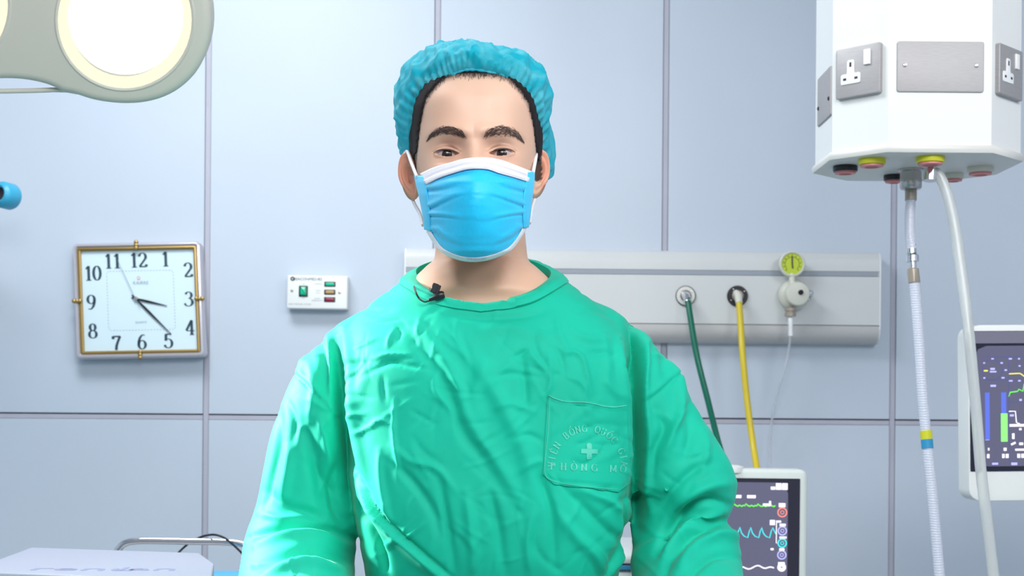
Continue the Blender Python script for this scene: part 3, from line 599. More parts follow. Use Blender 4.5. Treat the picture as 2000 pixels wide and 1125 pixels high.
for k in range(3):
    bm = B(); box(bm, (0, -.203, .22 + .2 * k), (.44, .012, .17), .006); d = obj('drawer', bm, 'white', am); bm = B(); box(bm, (0, -.214, .25 + .2 * k), (.14, .014, .014), .004); obj('handle', bm, 'nickel', d)
for dx in (-.2, .2):
    for dy in (-.15, .15):
        bm = B(); lathe(bm, [(.001, -.014), (.03, -.014), (.036, -.008), (.036, .008), (.03, .014), (.001, .014)], (dx, dy, .036), (1, 0, 0), 18); obj('castor', bm, 'black', am)

# ------------------------------------------------------------------ trolley with white device, lower left
ZT = 1.015
bx = thing('ultrasound_unit', 'white box-shaped device with faint lilac lettering, lower left corner', 'medical device', (0, 0, 0))
poly = [UZ(60, 1069, ZT), UZ(390, 1080, ZT), UZ(418, 1100, ZT), UZ(413, 1127, ZT), UZ(395, 1133, ZT), UZ(-20, 1117, ZT), UZ(-60, 1118, ZT), UZ(-62, 1114, ZT)]
cc = sum(poly, Vector()) / len(poly); bx.location = (cc.x, cc.y, ZT - .13)
P2 = [(p.x - cc.x, p.y - cc.y) for p in poly]
bm = B(); prism(bm, P2, Matrix.Identity(4), .015, .13, .0035); obj('body', bm, nz(mat('lilac_white_shell', (.47, .49, .60), .4), 5, .02), bx)
bm = B(); prism(bm, [(x * .97, y * .97) for x, y in P2], Matrix.Identity(4), 0, .015, 0); obj('base', bm, 'cream', bx)
M['lilacink'] = nz(mat('lilac_lettering', (.36, .36, .58), .5), 5, .02)
for st, px, wpx in (('renu', 164, 0), ('lan', 290, 0)):
    p = UZ(px, 1112, ZT); fm = Matrix.Translation((p.x - cc.x, p.y - cc.y, .1303)) @ Matrix.Scale(1.0, 4)
    obj('lettering', textbm(st, .062 if st == 'renu' else .058, fm @ Matrix.Diagonal((1.45, 1.0, 1, 1)), .0002), 'lilacink', bx, smooth=False)
tr = thing('equipment_trolley', 'trolley with curved chrome push rail under the white device', 'trolley', (cc.x + .12, 2.50, 0))
def tl(p): return Vector(p) - Vector((cc.x + .12, 2.50, 0))
ztop = ZT - .132
bm = B(); box(bm, (0, 0, ztop - .011), (.72, .56, .02), .006); obj('top_shelf', bm, 'steel', tr)
bm = B(); box(bm, (0, 0, .30), (.68, .50, .02), .006); obj('lower_shelf', bm, 'steel', tr)
for dx in (-.33, .33):
    for dy in (-.24, .24):
        bm = B(); tube(bm, [(dx, dy, .07), (dx, dy, ztop - .02)], .011, 12); obj('leg', bm, 'chrome', tr)
        bm = B(); lathe(bm, [(.001, -.01), (.03, -.01), (.035, -.006), (.035, .006), (.03, .01), (.001, .01)], (dx, dy, .036), (1, 0, 0), 16); obj('castor', bm, 'black', tr)
yr = 2.74
rail = [(U(226, 1100, yr).x, yr, ztop - .005), (U(227, 1090, yr).x, yr, U(227, 1090, yr).z), U(234, 1070, yr), U(247, 1060, yr), U(268, 1056.5, yr), U(300, 1056, yr), U(380, 1057.5, yr), U(440, 1058.5, yr), U(475, 1063, yr), U(500, 1076, yr), U(512, 1100, yr), (U(515, 1130, yr).x, yr, ztop - .005)]
bm = B(); tube(bm, spline([tuple(tl(p)) for p in rail], 7), .0068, 18); obj('push_rail', bm, 'chrome', tr)
cb = thing('black_cable', 'thin black cable looped over the chrome push rail', 'cable', U(430, 1048, 2.73))
o0 = U(430, 1048, 2.73)
bm = B(); tube(bm, spline([tuple(U(a, b_, y) - o0) for a, b_, y in ((338, 1092, 2.745), (352, 1076, 2.752), (368, 1062, 2.756), (385, 1052, 2.755), (402, 1046, 2.745), (420, 1044.5, 2.725), (437, 1050, 2.722), (452, 1061, 2.722), (470, 1078, 2.725), (490, 1100, 2.73), (500, 1128, 2.73))], 7), .0022, 10); obj('cord', bm, 'black', cb)
zb_ = .962
p = UZ(410, 1113, zb_); bb = B(); w_ = .17; box(bb, (w_ / 2 + .004, -.085, -(zb_ - ztop) / 2), (w_, .165, zb_ - ztop), .01, 3)
M['paleblue'] = nz(mat('sky_blue_drape', (.10, .46, .80), .7), 12, .1, .1); o = obj('blue_drape_pack', bb, 'paleblue'); o.location = (p.x - .004, p.y, zb_); tag(o, 'folded sky blue drape pack between white device and green sleeve', 'drape')

# ------------------------------------------------------------------ surgical lamp
PX0, PY0, YL = 258, 40, 2.0
ln = Vector((0.10, -.90, -.42)).normalized(); lo = U(PX0, PY0, YL)
LM = face_frame(lo, ln); LI = LM.inverted()
lt = thing('surgical_lamp', 'cream multi-lens surgical lamp with glowing lenses, upper left corner', 'surgical lamp', lo, LM.to_3x3())
def lpt(px, py):                         # where a sight line meets the lamp's own face plane, in lamp coordinates
    d = U(px, py, 1.0) - CAMP; t = (lo - CAMP).dot(ln) / d.dot(ln); v = LI @ (CAMP + d * t); return (v.x, v.y)
out = [(146, 184), (180, 195), (215, 201), (250, 203), (285, 200), (320, 190), (352, 172), (380, 145), (399, 112), (410, 75), (413, 35), (407, -10), (390, -55), (360, -90), (320, -112), (270, -122), (220, -122), (170, -125), (130, -150), (110, -200), (100, -260), (60, -310), (0, -330), (-60, -315), (-105, -270), (-120, -210), (-140, -150), (-180, -125), (-250, -122), (-320, -105), (-370, -55), (-392, 0), (-385, 70), (-355, 135), (-300, 180), (-240, 198), (-190, 195), (-140, 184), (-110, 172), (-60, 158), (0, 154.5), (35, 155), (65, 159), (90, 165), (108, 172), (122, 179)]
out = [(float(a), float(b_)) for a, b_ in spline(out + [out[0]], 3)[:-1]]
bm = B(); prism(bm, [lpt(*p) for p in out], Matrix.Identity(4), -.045, .006, .012, 4); obj('housing', bm, 'lampbody', lt, angle=30)
bm = B(); bar = [(150, 183), (128, 179), (100, 178.5), (60, 180), (0, 181), (-60, 180), (-110, 178), (-150, 184)]; tube(bm, [(*lpt(*p), -.010) for p in bar], .0035, 12); obj('rim_handle', bm, 'lampbody', lt)
def lens(cx, cy, rx, ry):
    el = lambda k, kx=0, ky=0, z=0: [Vector((*lpt(cx + kx + rx * k * math.cos(a), cy + ky - ry * k * math.sin(a)), z)) for a in np.linspace(0, 2 * PI, 49)[:-1]]
    bm = B(); ringgrid(bm, [el(1.03, z=.0055), el(1.0, z=.0075), el(.97, z=.007), el(.965, z=.0065)], True, False); r_ = obj('lens_ring', bm, 'lampbody', lt)
    bm = B(); ringgrid(bm, [el(.985, z=.0062), el(.90, z=.0066), el(.80, z=.0068)], True, False); obj('warm_reflector', bm, 'lensy', lt)
    bm = B(); ringgrid(bm, [el(.83, 2, -8, z=.0072), el(.80, 2, -8, z=.0085), el(.4, 2, -8, z=.010)], True, True); obj('lens_glass', bm, 'lensw', lt)
lens(245, 37, 135, 138); lens(-112, 8, 134, 138); lens(0, -220, 80, 60)
bm = B(); lathe(bm, [(.09, -.045), (.085, -.07), (.05, -.09), (.001, -.092)], (*lpt(60, -60), 0), (0, 0, 1), 28); obj('rear_hub', bm, 'lampbody', lt)
a = Vector((*lpt(60, -60), -.085)); top = LI @ Vector((-1.05, 2.35, 2.89)); mid = LI @ Vector((-1.05, 2.35, 2.30))
bm = B(); tube(bm, spline([tuple(a), tuple(a.lerp(mid, .5)), tuple(mid), tuple(top)], 6), .022, 16); obj('suspension_arm', bm, 'white', lt)
# hollow blue cylinder, a knob of unknown use, at the left edge
kc = U(-3, 378, 3.45)
kn = thing('blue_cylinder', 'blue hollow canister at the left picture edge', 'cylinder', kc)
ax = Vector((.42, .9, -.06)).normalized()
bm = B(); lathe(bm, [(.017, .03), (.0175, .0), (.0215, -.002), (.030, .004), (.0325, .012), (.0325, .040), (.029, .047), (.001, .049)], (0, 0, 0), ax, 36); obj('sleeve', bm, nz(mat('azure_plastic', (.04, .38, .60), .4), 8, .05), kn)
bm = B(); lathe(bm, [(.0172, .010), (.0172, .03), (.001, .032)], (0, 0, 0), ax, 24); obj('dark_bore', bm, 'dark', kn)
bm = B(); tube(bm, [(-.03, .04, .0), (-.12, .12, .01), (-.20, YW - kc.y - .03, .01)], .012, 12); box(bm, (-.20, YW - kc.y - .02, .01), (.09, .035, .09), .006); obj('wall_bracket', bm, 'cream', kn)
wb = thing('added_shadow_box', 'unseen white box added beyond the left picture edge to cast a wall shadow', 'cabinet', (U(-60, 500, YW).x - .20, YW, U(0, 470, YW).z))
bm = B(); box(bm, (0, -.09, 0), (.36, .17, .20), .01); obj('housing', bm, 'cream', wb); bm = B(); box(bm, (0, -.178, 0), (.32, .010, .17), .004); obj('door', bm, 'white', wb)  # unseen box, added so that its shadow falls on the wall
# ------------------------------------------------------------------ the person
HX = -0.0435                                             # head centre line
pe = thing('person', 'person in green surgical gown, blue face mask and bouffant cap standing facing the camera', 'person', (-0.035, 1.75, 0))
PO = Vector((-0.035, 1.75, 0))
def skinmat():
    mt = mat('skin', (0.63, 0.405, 0.285), 0.46, sss=0.12); nt = mt.node_tree; b = nt.nodes['Principled BSDF']
    b.inputs['Subsurface Radius'].default_value = (1.0, .35, .2); b.inputs['Subsurface Scale'].default_value = .012
    at = nt.nodes.new('ShaderNodeAttribute'); at.attribute_name = 'tone'; nt.links.new(at.outputs['Color'], b.inputs['Base Color'])
    n = nt.nodes.new('ShaderNodeTexNoise'); n.inputs['Scale'].default_value = 900; tc = nt.nodes.new('ShaderNodeTexCoord'); nt.links.new(tc.outputs['Object'], n.inputs['Vector'])
    bp = nt.nodes.new('ShaderNodeBump'); bp.inputs['Strength'].default_value = .12; bp.inputs['Distance'].default_value = .0006
    nt.links.new(n.outputs[0], bp.inputs['Height']); nt.links.new(bp.outputs[0], b.inputs['Normal']); return mt
M['skin'] = skinmat()
M['hair'] = nz(mat('black_hair', (0.020, 0.014, 0.016), 0.8, spec=.2), 200, .3)
M['brow'] = nz(mat('brow_hair', (0.085, 0.052, 0.045), 0.8), 200, .3)
TILT = math.radians(-1.2)                                # head leans slightly
def tiltp(p):
    c, s_ = math.cos(TILT), math.sin(TILT); dx, dz = p.x - HX, p.z - 1.45
    return Vector((HX + dx * c + dz * s_, p.y, 1.45 + dz * c - dx * s_))
def itp(tab, z, k):
    zz_ = [t[0] for t in tab]; return float(np.interp(z, zz_, [t[k] for t in tab]))
_dense = [1.447, 1.452, 1.465, 1.49, 1.51, 1.54, 1.57, 1.60, 1.63, 1.65, 1.67, 1.685, 1.695, 1.7]
HT = [(1.445, .012, 1.645, 1.66), (1.452, .033, 1.628, 1.70), (1.465, .043, 1.618, 1.75), (1.49, .0525, 1.615, 1.80), (1.51, .0590, 1.615, 1.82), (1.54, .0680, 1.620, 1.83),
      (1.57, .0735, 1.627, 1.837), (1.60, .0755, 1.6265, 1.84), (1.63, .0755, 1.632, 1.837), (1.65, .0725, 1.643, 1.828), (1.67, .0650, 1.661, 1.808), (1.685, .050, 1.684, 1.785), (1.696, .028, 1.71, 1.765), (1.70, .008, 1.735, 1.745)]
_zz = np.array([t[0] for t in HT]); _fine = np.linspace(1.445, 1.70, 120)
def smooth_tab(k):
    v = np.interp(_fine, _zz, [t[k] for t in HT])
    for _ in range(10):
        v[1:-1] = (v[:-2] + 2 * v[1:-1] + v[2:]) / 4
    return v
_sm = [smooth_tab(k) for k in (1, 2, 3)]
def HV(z, k): return float(np.interp(z, _fine, _sm[k - 1]))
EXo, EZ, EYC, ER = .0318, 1.5655, 1.6495, .0122
def g(x, s_): return math.exp(-(x / s_) ** 2)
def lids(u):                                               # eye opening; u from nose side (-1) to temple side (+1)
    c = max(0.0, 1 - u * u)
    top = .0038 * c ** .62 + .0012 * u; bot = -.0037 * c ** .75 + .0010 * u
    return top - .0002, bot
def head_point(z, th):
    hw, yf, yb = HV(z, 1), HV(z, 2), HV(z, 3)
    yc_ = yf + (yb - yf) * .48; c, s_ = math.cos(th), math.sin(th)
    n = 2.35
    x = hw * math.copysign(abs(c) ** (2 / n), c); y = math.copysign(abs(s_) ** (2 / n), s_)
    y = yc_ + y * ((yb - yc_) if s_ > 0 else (yc_ - yf))
    ax = abs(x)
    if s_ < 0:
        w_ = min(1.0, (-s_) * 1.8)
        dy = 0.0
        dy += .0095 * g(ax - .0305, .0150) * g(z - 1.5690, .0120)          # sockets
        dy += .0040 * g(ax - .0150, .0070) * g(z - 1.5700, .0110)          # inner corners
        dy -= .0035 * g(ax - .030, .020) * g(z - 1.5905, .0080)            # brow ridge
        dy -= .0020 * g(ax - .010, .009) * g(z - 1.5870, .008)
        br = np.interp(z, [1.49, 1.50, 1.515, 1.535, 1.560, 1.580, 1.60], [0, .006, .021, .017, .0065, .0018, 0])
        dy -= br * g(ax, np.interp(z, [1.5, 1.53, 1.56, 1.58], [.013, .011, .0095, .014]))
        dy -= .0045 * g(ax - .043, .017) * g(z - 1.540, .016)              # cheekbone
        dy += .0040 * g(ax - .062, .012) * g(z - 1.600, .020)              # temple
        dy -= .0022 * g(ax - .028, .020) * g(z - 1.630, .018)              # forehead
        dy += .0016 * g(ax - .027, .012) * g(z - 1.5530 - .1 * (ax - .03), .0022)   # tear trough
        y += dy * w_
        if abs(z - EZ) < .02 and abs(ax - EXo) < .026 and -s_ > .2:
            dx, dz = ax - EXo, z - EZ
            r2 = dx * dx * .72 + dz * dz; R = ER + .0013
            if r2 < R * R * .98:
                yl = EYC - math.sqrt(R * R - r2); k = .0022
                h = max(0.0, min(1.0, .5 + .5 * (y - yl) / k)); y2 = y * (1 - h) + yl * h - k * h * (1 - h); y = y2
            # crease above the lid
            u = dx / .0150
            if abs(u) < 1.25:
                top, bot = lids(max(-1, min(1, u)))
                cz = dz - (top + .0042 * max(.25, 1 - .45 * u * u))
                y += .0013 * g(cz, .0008) * (1 if abs(u) < 1 else (1.25 - abs(u)) / .25)
                y -= .0007 * g(cz - .0022, .0014) * max(0, 1 - abs(u) / 1.25)
                y -= .0006 * g(dz - bot + .0018, .0013) * max(0, 1 - abs(u) / 1.2)
            if abs(u) < 1 and bot < dz < top:
                y = EYC - .006
    return Vector((HX + x, y, z))
zr = list(np.arange(1.4455, 1.535, .0028)) + list(np.arange(1.535, 1.552, .0012)) + list(np.arange(1.552, 1.579, .00055)) + list(np.arange(1.579, 1.60, .0014)) + list(np.arange(1.60, 1.6985, .0026)) + [1.699]
zr = [z for i, z in enumerate(sorted(zr)) if i == 0 or z - sorted(zr)[i - 1] > 3e-4]
# angles: dense over the eyes
def front_angles():
    out = []
    hw, n = .0742, 2.35
    xs_ = list(np.arange(-.064, -.0505, .0018)) + list(np.arange(-.0505, -.013, .00062)) + list(np.arange(-.013, .013, .0013)) + list(np.arange(.013, .0505, .00062)) + list(np.arange(.0505, .0645, .0018))
    for x in xs_:
        c = math.copysign((abs(x) / hw) ** (n / 2), x); out.append(-math.acos(c))
    return out
fa = front_angles(); fa = sorted(fa)
th_all = fa + [a for a in np.linspace(fa[-1], fa[0] + 2 * PI, 72)[1:-1]]
bm = B()
rings = [[tiltp(head_point(z, t)) for t in th_all] for z in zr]
HEADR = rings
ringgrid(bm, rings)
# neck, shoulders and trunk under the gown (z, half width, front y, back y, centre x)
NT = [(1.56, .050, 1.72, 1.835, -.042), (1.50, .0545, 1.700, 1.830, -.041), (1.475, .0560, 1.697, 1.828, -.040), (1.455, .0585, 1.695, 1.828, -.0395), (1.446, .0680, 1.692, 1.832, -.039), (1.435, .0800, 1.688, 1.836, -.0385),
      (1.425, .0905, 1.684, 1.840, -.038), (1.414, .100, 1.679, 1.843, -.037), (1.403, .110, 1.680, 1.846, -.036), (1.392, .122, 1.679, 1.852, -.035), (1.38, .126, 1.676, 1.855, -.035), (1.35, .128, 1.672, 1.855, -.034), (1.28, .128, 1.650, 1.86, -.03), (1.20, .128, 1.640, 1.86, -.026), (1.05, .135, 1.63, 1.85, -.022), (.95, .150, 1.64, 1.86, -.022), (.86, .155, 1.65, 1.86, -.022)]
rings = []
for z, hw, yf, yb, cx in NT:
    yc_ = (yf + yb) / 2; r = []
    for k in range(64):
        a = 2 * PI * k / 64; c, s_ = math.cos(a), math.sin(a); n = 2.2
        p = Vector((cx + hw * math.copysign(abs(c) ** (2 / n), c), yc_ + (yb - yf) / 2 * math.copysign(abs(s_) ** (2 / n), s_), z))
        if z < 1.46 and s_ < 0 and z > 1.38:       # sternal notch and neck muscles
            dx = p.x - cx; p.y += .005 * g(dx, .016) * g(z - 1.418, .02) ; p.y -= .004 * g(abs(dx) - .022 - (z - 1.41) * .4, .010) * g(z - 1.44, .03)
        r.append(p)
    rings.append(r)
rs = []                                                   # smooth in between
arr = [np.array([[*v] for v in r]) for r in rings]
for i in range(len(arr) - 1):
    for k in range(4):
        t = k / 4; p0, p1, p2, p3 = arr[max(i - 1, 0)], arr[i], arr[i + 1], arr[min(i + 2, len(arr) - 1)]
        rs.append(.5 * ((2 * p1) + (-p0 + p2) * t + (2 * p0 - 5 * p1 + 4 * p2 - p3) * t * t + (-p0 + 3 * p1 - 3 * p2 + p3) * t ** 3))
rs.append(arr[-1]); ringgrid(bm, [[Vector(v) for v in r] for r in rs])
# ears
def ear(side, px, py, Y):
    c = U(px, py, Y)
    out_ = []
    na, nr = 40, 12
    yaw = math.radians(30)
    ex = Vector((side * math.cos(yaw), math.sin(yaw), 0)); en = Vector((side * math.sin(yaw) * .9, -math.cos(yaw), .0)); ez = Vector((side * .10, 0, 1)).normalized()
    rings = []
    for i in range(nr + 1):
        r = i / nr; ring = []
        for k in range(na):
            a = 2 * PI * k / na; ca, sa = math.cos(a), math.sin(a)
            wx = .0150 * (1.0 if sa > -.2 else 1 - .30 * (-sa - .2)); hz = .0300
            x_, z_ = wx * r * ca, hz * r * sa
            if sa < 0: x_ -= .003 * r * (-sa)
            rim = .0050 * math.exp(-((r - .86) / .10) ** 2) * (1 if sa > -.55 else .3)
            anti = .0030 * math.exp(-((r - .55) / .12) ** 2) * (1 if ca > -.2 else .3)
            conch = -.0075 * math.exp(-(r / .36) ** 2)
            h = rim + anti + conch - .002 * r * r
            if i == nr: h -= .003
            ring.append(c + ex * x_ + ez * z_ + en * (h + .002) + ex * 0)
        rings.append(ring)
    back = []
    for sc_k, dep in ((1.02, .004), (.9, .009), (.5, .013)):
        back.append([c + ex * (.0150 * sc_k * math.cos(2 * PI * k / na)) + ez * (.030 * sc_k * math.sin(2 * PI * k / na)) - en * dep for k in range(na)])
    ringgrid(bm, rings[1:] + back)
    p = c - en * .006 - ex * .010
    rr_ = [[p + ex * (t_) + ez * (.022 * math.sin(2 * PI * k / 16)) + en * (.006 * math.cos(2 * PI * k / 16)) for k in range(16)] for t_ in (-.012, .012)]
    ringgrid(bm, rr_)
ear(-1, 799, 342, 1.735); ear(1, 1052, 338, 1.735)
# arms and hands
def taper(pts, rad, n=20): tube(bm, spline(pts, 5), [float(v) for v in np.interp(np.linspace(0, 1, (len(pts) - 1) * 5 + 1), np.linspace(0, 1, len(rad)), rad)], n)
ARML = [(-.130, 1.78, 1.34), (-.215, 1.760, 1.30), (-.238, 1.742, 1.21), (-.252, 1.730, 1.105), (-.243, 1.66, 1.055), (-.225, 1.565, 1.02), (-.190, 1.46, .985)]
ARMR = [(.060, 1.78, 1.34), (.150, 1.765, 1.30), (.185, 1.742, 1.21), (.207, 1.730, 1.105), (.205, 1.66, 1.055), (.192, 1.565, 1.02), (.160, 1.46, .985)]
for A_ in (ARML, ARMR): taper(A_, [.022, .030, .036, .036, .036, .034, .026])
def hand(wr, d, side):
    d = Vector(d).normalized(); n = Vector((side * .55, -.1, -.8)); n = (n - d * n.dot(d)).normalized(); s_ = d.cross(n).normalized() * side
    wr = Vector(wr); rings = []
    for t, w2, th_ in ((-.01, .026, .020), (.02, .034, .016), (.05, .041, .015), (.08, .042, .013), (.092, .038, .009)):
        rings.append([wr + d * t + s_ * (w2 * math.cos(2 * PI * k / 18)) + n * (th_ * math.sin(2 * PI * k / 18)) for k in range(18)])
    ringgrid(bm, rings)
    for i, (o_, ln_, r) in enumerate(((.030, .070, .0092), (.011, .080, .0095), (-.009, .074, .0090), (-.028, .058, .0080))):
        b0 = wr + d * .078 + s_ * o_; pts = [b0]; ang = .25
        for f_ in (.45, .32, .23):
            b0 = b0 + (d * math.cos(ang) + n * math.sin(ang)) * ln_ * f_; pts.append(b0); ang += .35
        taper([tuple(p) for p in pts], [r, r * .98, r * .9, r * .7], 10)
    b0 = wr + d * .02 + s_ * .028; pts = [b0, b0 + d * .025 + s_ * .022, b0 + d * .052 + s_ * .030 + n * .006, b0 + d * .074 + s_ * .027 + n * .014]
    taper([tuple(p) for p in pts], [.013, .012, .0105, .008], 10)
hand((-.185, 1.452, .982), (.30, -.9, -.25), 1); hand((.155, 1.452, .982), (-.30, -.9, -.25), -1)
for cx in (-.105, .062): taper([(cx, 1.75, .90), (cx, 1.745, .55), (cx - .0, 1.76, .30), (cx, 1.765, .09)], [.085, .062, .055, .035])
# colour the skin: shade painted around the lids, backlit red painted into the ears, redder lips of the eyes, stubble-free neck
bmesh.ops.recalc_face_normals(bm, faces=bm.faces)
me = bpy.data.meshes.new('body'); bm.to_mesh(me); bm.free()
co = np.empty(len(me.vertices) * 3); me.vertices.foreach_get('co', co); co = co.reshape(-1, 3)
base = np.array([.72, .445, .320]); tone = np.tile(base, (len(co), 1))
ax_ = np.abs(co[:, 0] - HX); zc_ = co[:, 2]
def mixto(c, w_):
    global tone
    w_ = np.clip(w_, 0, 1)[:, None]; tone = tone * (1 - w_) + np.array(c) * w_
G2 = lambda x, s_: np.exp(-(x / s_) ** 2)
mixto((.40, .22, .165), .75 * G2(ax_ - .029, .015) * G2(zc_ - 1.575, .008))  # eye-socket shade painted into the skin colour
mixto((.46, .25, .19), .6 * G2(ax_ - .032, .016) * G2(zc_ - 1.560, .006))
mixto((.76, .30, .20), .75 * ((ax_ > .0765) & (zc_ > 1.50) & (zc_ < 1.60)))  # glow of backlight through the ears, painted as red
mixto((.74, .50, .38), .5 * G2(zc_ - 1.635, .03) * (ax_ < .06))
mixto((.60, .36, .25), .45 * (zc_ < 1.47))
hl_v = np.interp(ax_, [0, .02, .035, .050, .060, .066, .070, .074], [1.6545, 1.6550, 1.652, 1.638, 1.625, 1.603, 1.575, 1.55])
dh_ = np.maximum(zc_ - hl_v, np.where(zc_ > 1.55, (co[:, 1] - 1.702) * .7, -1)); hm_ = np.clip((dh_ + .0035) / .009, 0, 1); mixto((.035, .024, .024), .93 * hm_ ** 1.2 * (ax_ < .0775))
for sd0, pts_b in ((-1, [(908, 268), (892, 262), (872, 256.5), (852, 256), (838, 263)]), (1, [(947, 267), (963, 261), (983, 256.5), (1003, 256.5), (1018, 264)])):
    pb_ = np.array([[*U(x, y, 1.633)] for x, y in spline(pts_b, 6)])
    db_ = np.min(np.hypot(co[:, 0][:, None] - pb_[:, 0][None], (co[:, 2][:, None] - pb_[:, 2][None]) * 1.15), axis=1); mixto((.24, .15, .12), .5 * np.exp(-(db_ / .0042) ** 2) * (co[:, 1] < 1.68))
for v_i in range(0): pass
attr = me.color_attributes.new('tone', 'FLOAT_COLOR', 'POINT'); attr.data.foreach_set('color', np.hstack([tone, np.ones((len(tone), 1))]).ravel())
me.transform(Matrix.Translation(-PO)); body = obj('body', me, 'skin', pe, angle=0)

def pobj(name, bm, mtl, parent=pe, **k):
    bm.transform(Matrix.Translation(-PO)); return obj(name, bm, mtl, parent, **k)
# eyes
em = mat('eyeball', (.72, .66, .66), .2, coat=.25)
nt = em.node_tree; tc = nt.nodes.new('ShaderNodeTexCoord'); sx = nt.nodes.new('ShaderNodeAttribute'); sx.attribute_name = 'ring'
cr = nt.nodes.new('ShaderNodeValToRGB'); e_ = cr.color_ramp.elements
e_[0].position = 0.0; e_[0].color = (.004, .004, .005, 1); e_[1].position = 1.0; e_[1].color = (.62, .52, .52, 1)
for p_, c_ in ((.165, (.004, .004, .005, 1)), (.185, (.022, .012, .009, 1)), (.36, (.030, .017, .012, 1)), (.405, (.006, .004, .004, 1)), (.44, (.42, .36, .37, 1)), (.7, (.48, .38, .38, 1))):
    q_ = e_.new(p_); q_.color = c_
nt.links.new(sx.outputs['Fac'], cr.inputs[0]); nt.links.new(cr.outputs[0], nt.nodes['Principled BSDF'].inputs['Base Color']); M['eye'] = em
for sd_ in (-1, 1):
    c = tiltp(Vector((HX + sd_ * EXo, EYC, EZ)))
    gz = (CAMP - c).normalized() + Vector((0, 0, .02)); gz.normalize()
    q_ = gz.to_track_quat('Z', 'Y').to_matrix(); bm = B(); rings = []; vals = []
    for i in range(33):
        a = PI * i / 32 * .98 + .005; r = ER * math.sin(a); h = ER * math.cos(a)
        if a < .50: h += .0009 * (1 - (a / .50) ** 2)
        rings.append([c + q_ @ Vector((r * math.cos(2 * PI * k / 32), r * math.sin(2 * PI * k / 32), h)) for k in range(32)]); vals += [min(1, a / 1.2)] * 32
    ringgrid(bm, rings); bm.transform(Matrix.Translation(-PO)); bmesh.ops.recalc_face_normals(bm, faces=bm.faces)
    me = bpy.data.meshes.new('eye'); bm.to_mesh(me); bm.free(); at = me.attributes.new('ring', 'FLOAT', 'POINT'); at.data.foreach_set('value', vals)
    obj('eye', me, 'eye', pe, angle=0)
    # lash line
    bm = B()
    pts = []
    for u in np.linspace(-.98, 1.02, 22):
        top, bot = lids(max(-1, min(1, u))); x_ = EXo + u * .0150; z_ = EZ + top + .0002
        dx, dz = x_ - EXo, z_ - EZ; y_ = EYC - math.sqrt(max(1e-8, (ER + .0016) ** 2 - dx * dx * .72 - dz * dz))
        pts.append(tiltp(Vector((HX + sd_ * x_, y_ - .0004, z_))))
    tube(bm, pts, [.0003 + .0008 * math.sin(PI * min(1, (i + 1) / 20) ** .8) for i in range(len(pts))], 6)
    pobj('eyelashes', bm, 'brow')
# --- hair strands lying on the head
hb = BVHTree.FromPolygons([v.co[:] for v in body.data.vertices], [p.vertices[:] for p in body.data.polygons])
def on_head(x, z, off=0.0):                              # front-facing surface point (world x, z)
    h = hb.ray_cast(Vector((x, 1.2, z)) - PO, Vector((0, 1, 0)))
    return (h[0] + PO, h[1]) if h[0] else (None, None)
def strand(bm, p, d, n, ln_, w_, lift=.0010):
    sdv = d.cross(n).normalized() * w_
    q0 = p + n * .0002; q1 = p + d * ln_ * .5 + n * lift; q2 = p + d * ln_ + n * lift * .7
    a = [bm.verts.new(v) for v in (q0 - sdv, q0 + sdv, q1 + sdv * .8, q1 - sdv * .8, q2)]
    bm.faces.new((a[0], a[1], a[2], a[3])); bm.faces.new((a[3], a[2], a[4]))
random.seed(3)
for sd_ in (-1, 1):
    # measured brow outline: lower/upper edges from the nose side outwards (picture columns, rows)
    if sd_ < 0: lowr = [(912, 274), (900, 269), (885, 265), (870, 262), (855, 262), (843, 264), (834, 268)]; uppr = [(906, 263), (898, 257), (885, 252), (870, 249), (855, 250), (843, 256), (834, 266)]
    else: lowr = [(944, 273), (956, 269), (968, 266), (985, 265), (1000, 264), (1012, 266), (1021, 270)]; uppr = [(948, 262), (958, 256), (970, 251), (985, 248), (1000, 249), (1012, 255), (1021, 267)]
    lo_, up_ = spline(lowr, 6), spline(uppr, 6); bm = B(); N = len(lo_)
    for i in range(1700):
        t = random.random() ** .92; k = min(N - 1, int(t * N)); f_ = random.uniform(-.18, 1.18)
        px = lo_[k][0] * (1 - f_) + up_[k][0] * f_; py = lo_[k][1] * (1 - f_) + up_[k][1] * f_
        if not 0 < f_ < 1 and random.random() < .6: continue
        if random.random() > .62 * (1 - .75 * abs(f_ - .45) ** 1.5) * (0.45 + .55 * min(1, t * 5)) * (1 - .55 * max(0, t - .75) * 4 * .7): continue
        P_ = U(px, py, 1.635); P_, n = on_head(P_.x, P_.z)
        if not P_: continue
        ang = math.radians(60 - 75 * min(1, t * 1.6) + random.uniform(-14, 14)); d = Vector((sd_ * math.cos(ang), 0, math.sin(ang)))
        if t > .6: d = Vector((sd_ * math.cos(math.radians(-25)), 0, math.sin(math.radians(-25 + random.uniform(-10, 10)))))
        d = (d - n * d.dot(n)).normalized(); strand(bm, P_, d, n, random.uniform(.0030, .0052), .00016, .0006)
    pobj('eyebrow', bm, 'brow', smooth=False, kind='stuff')
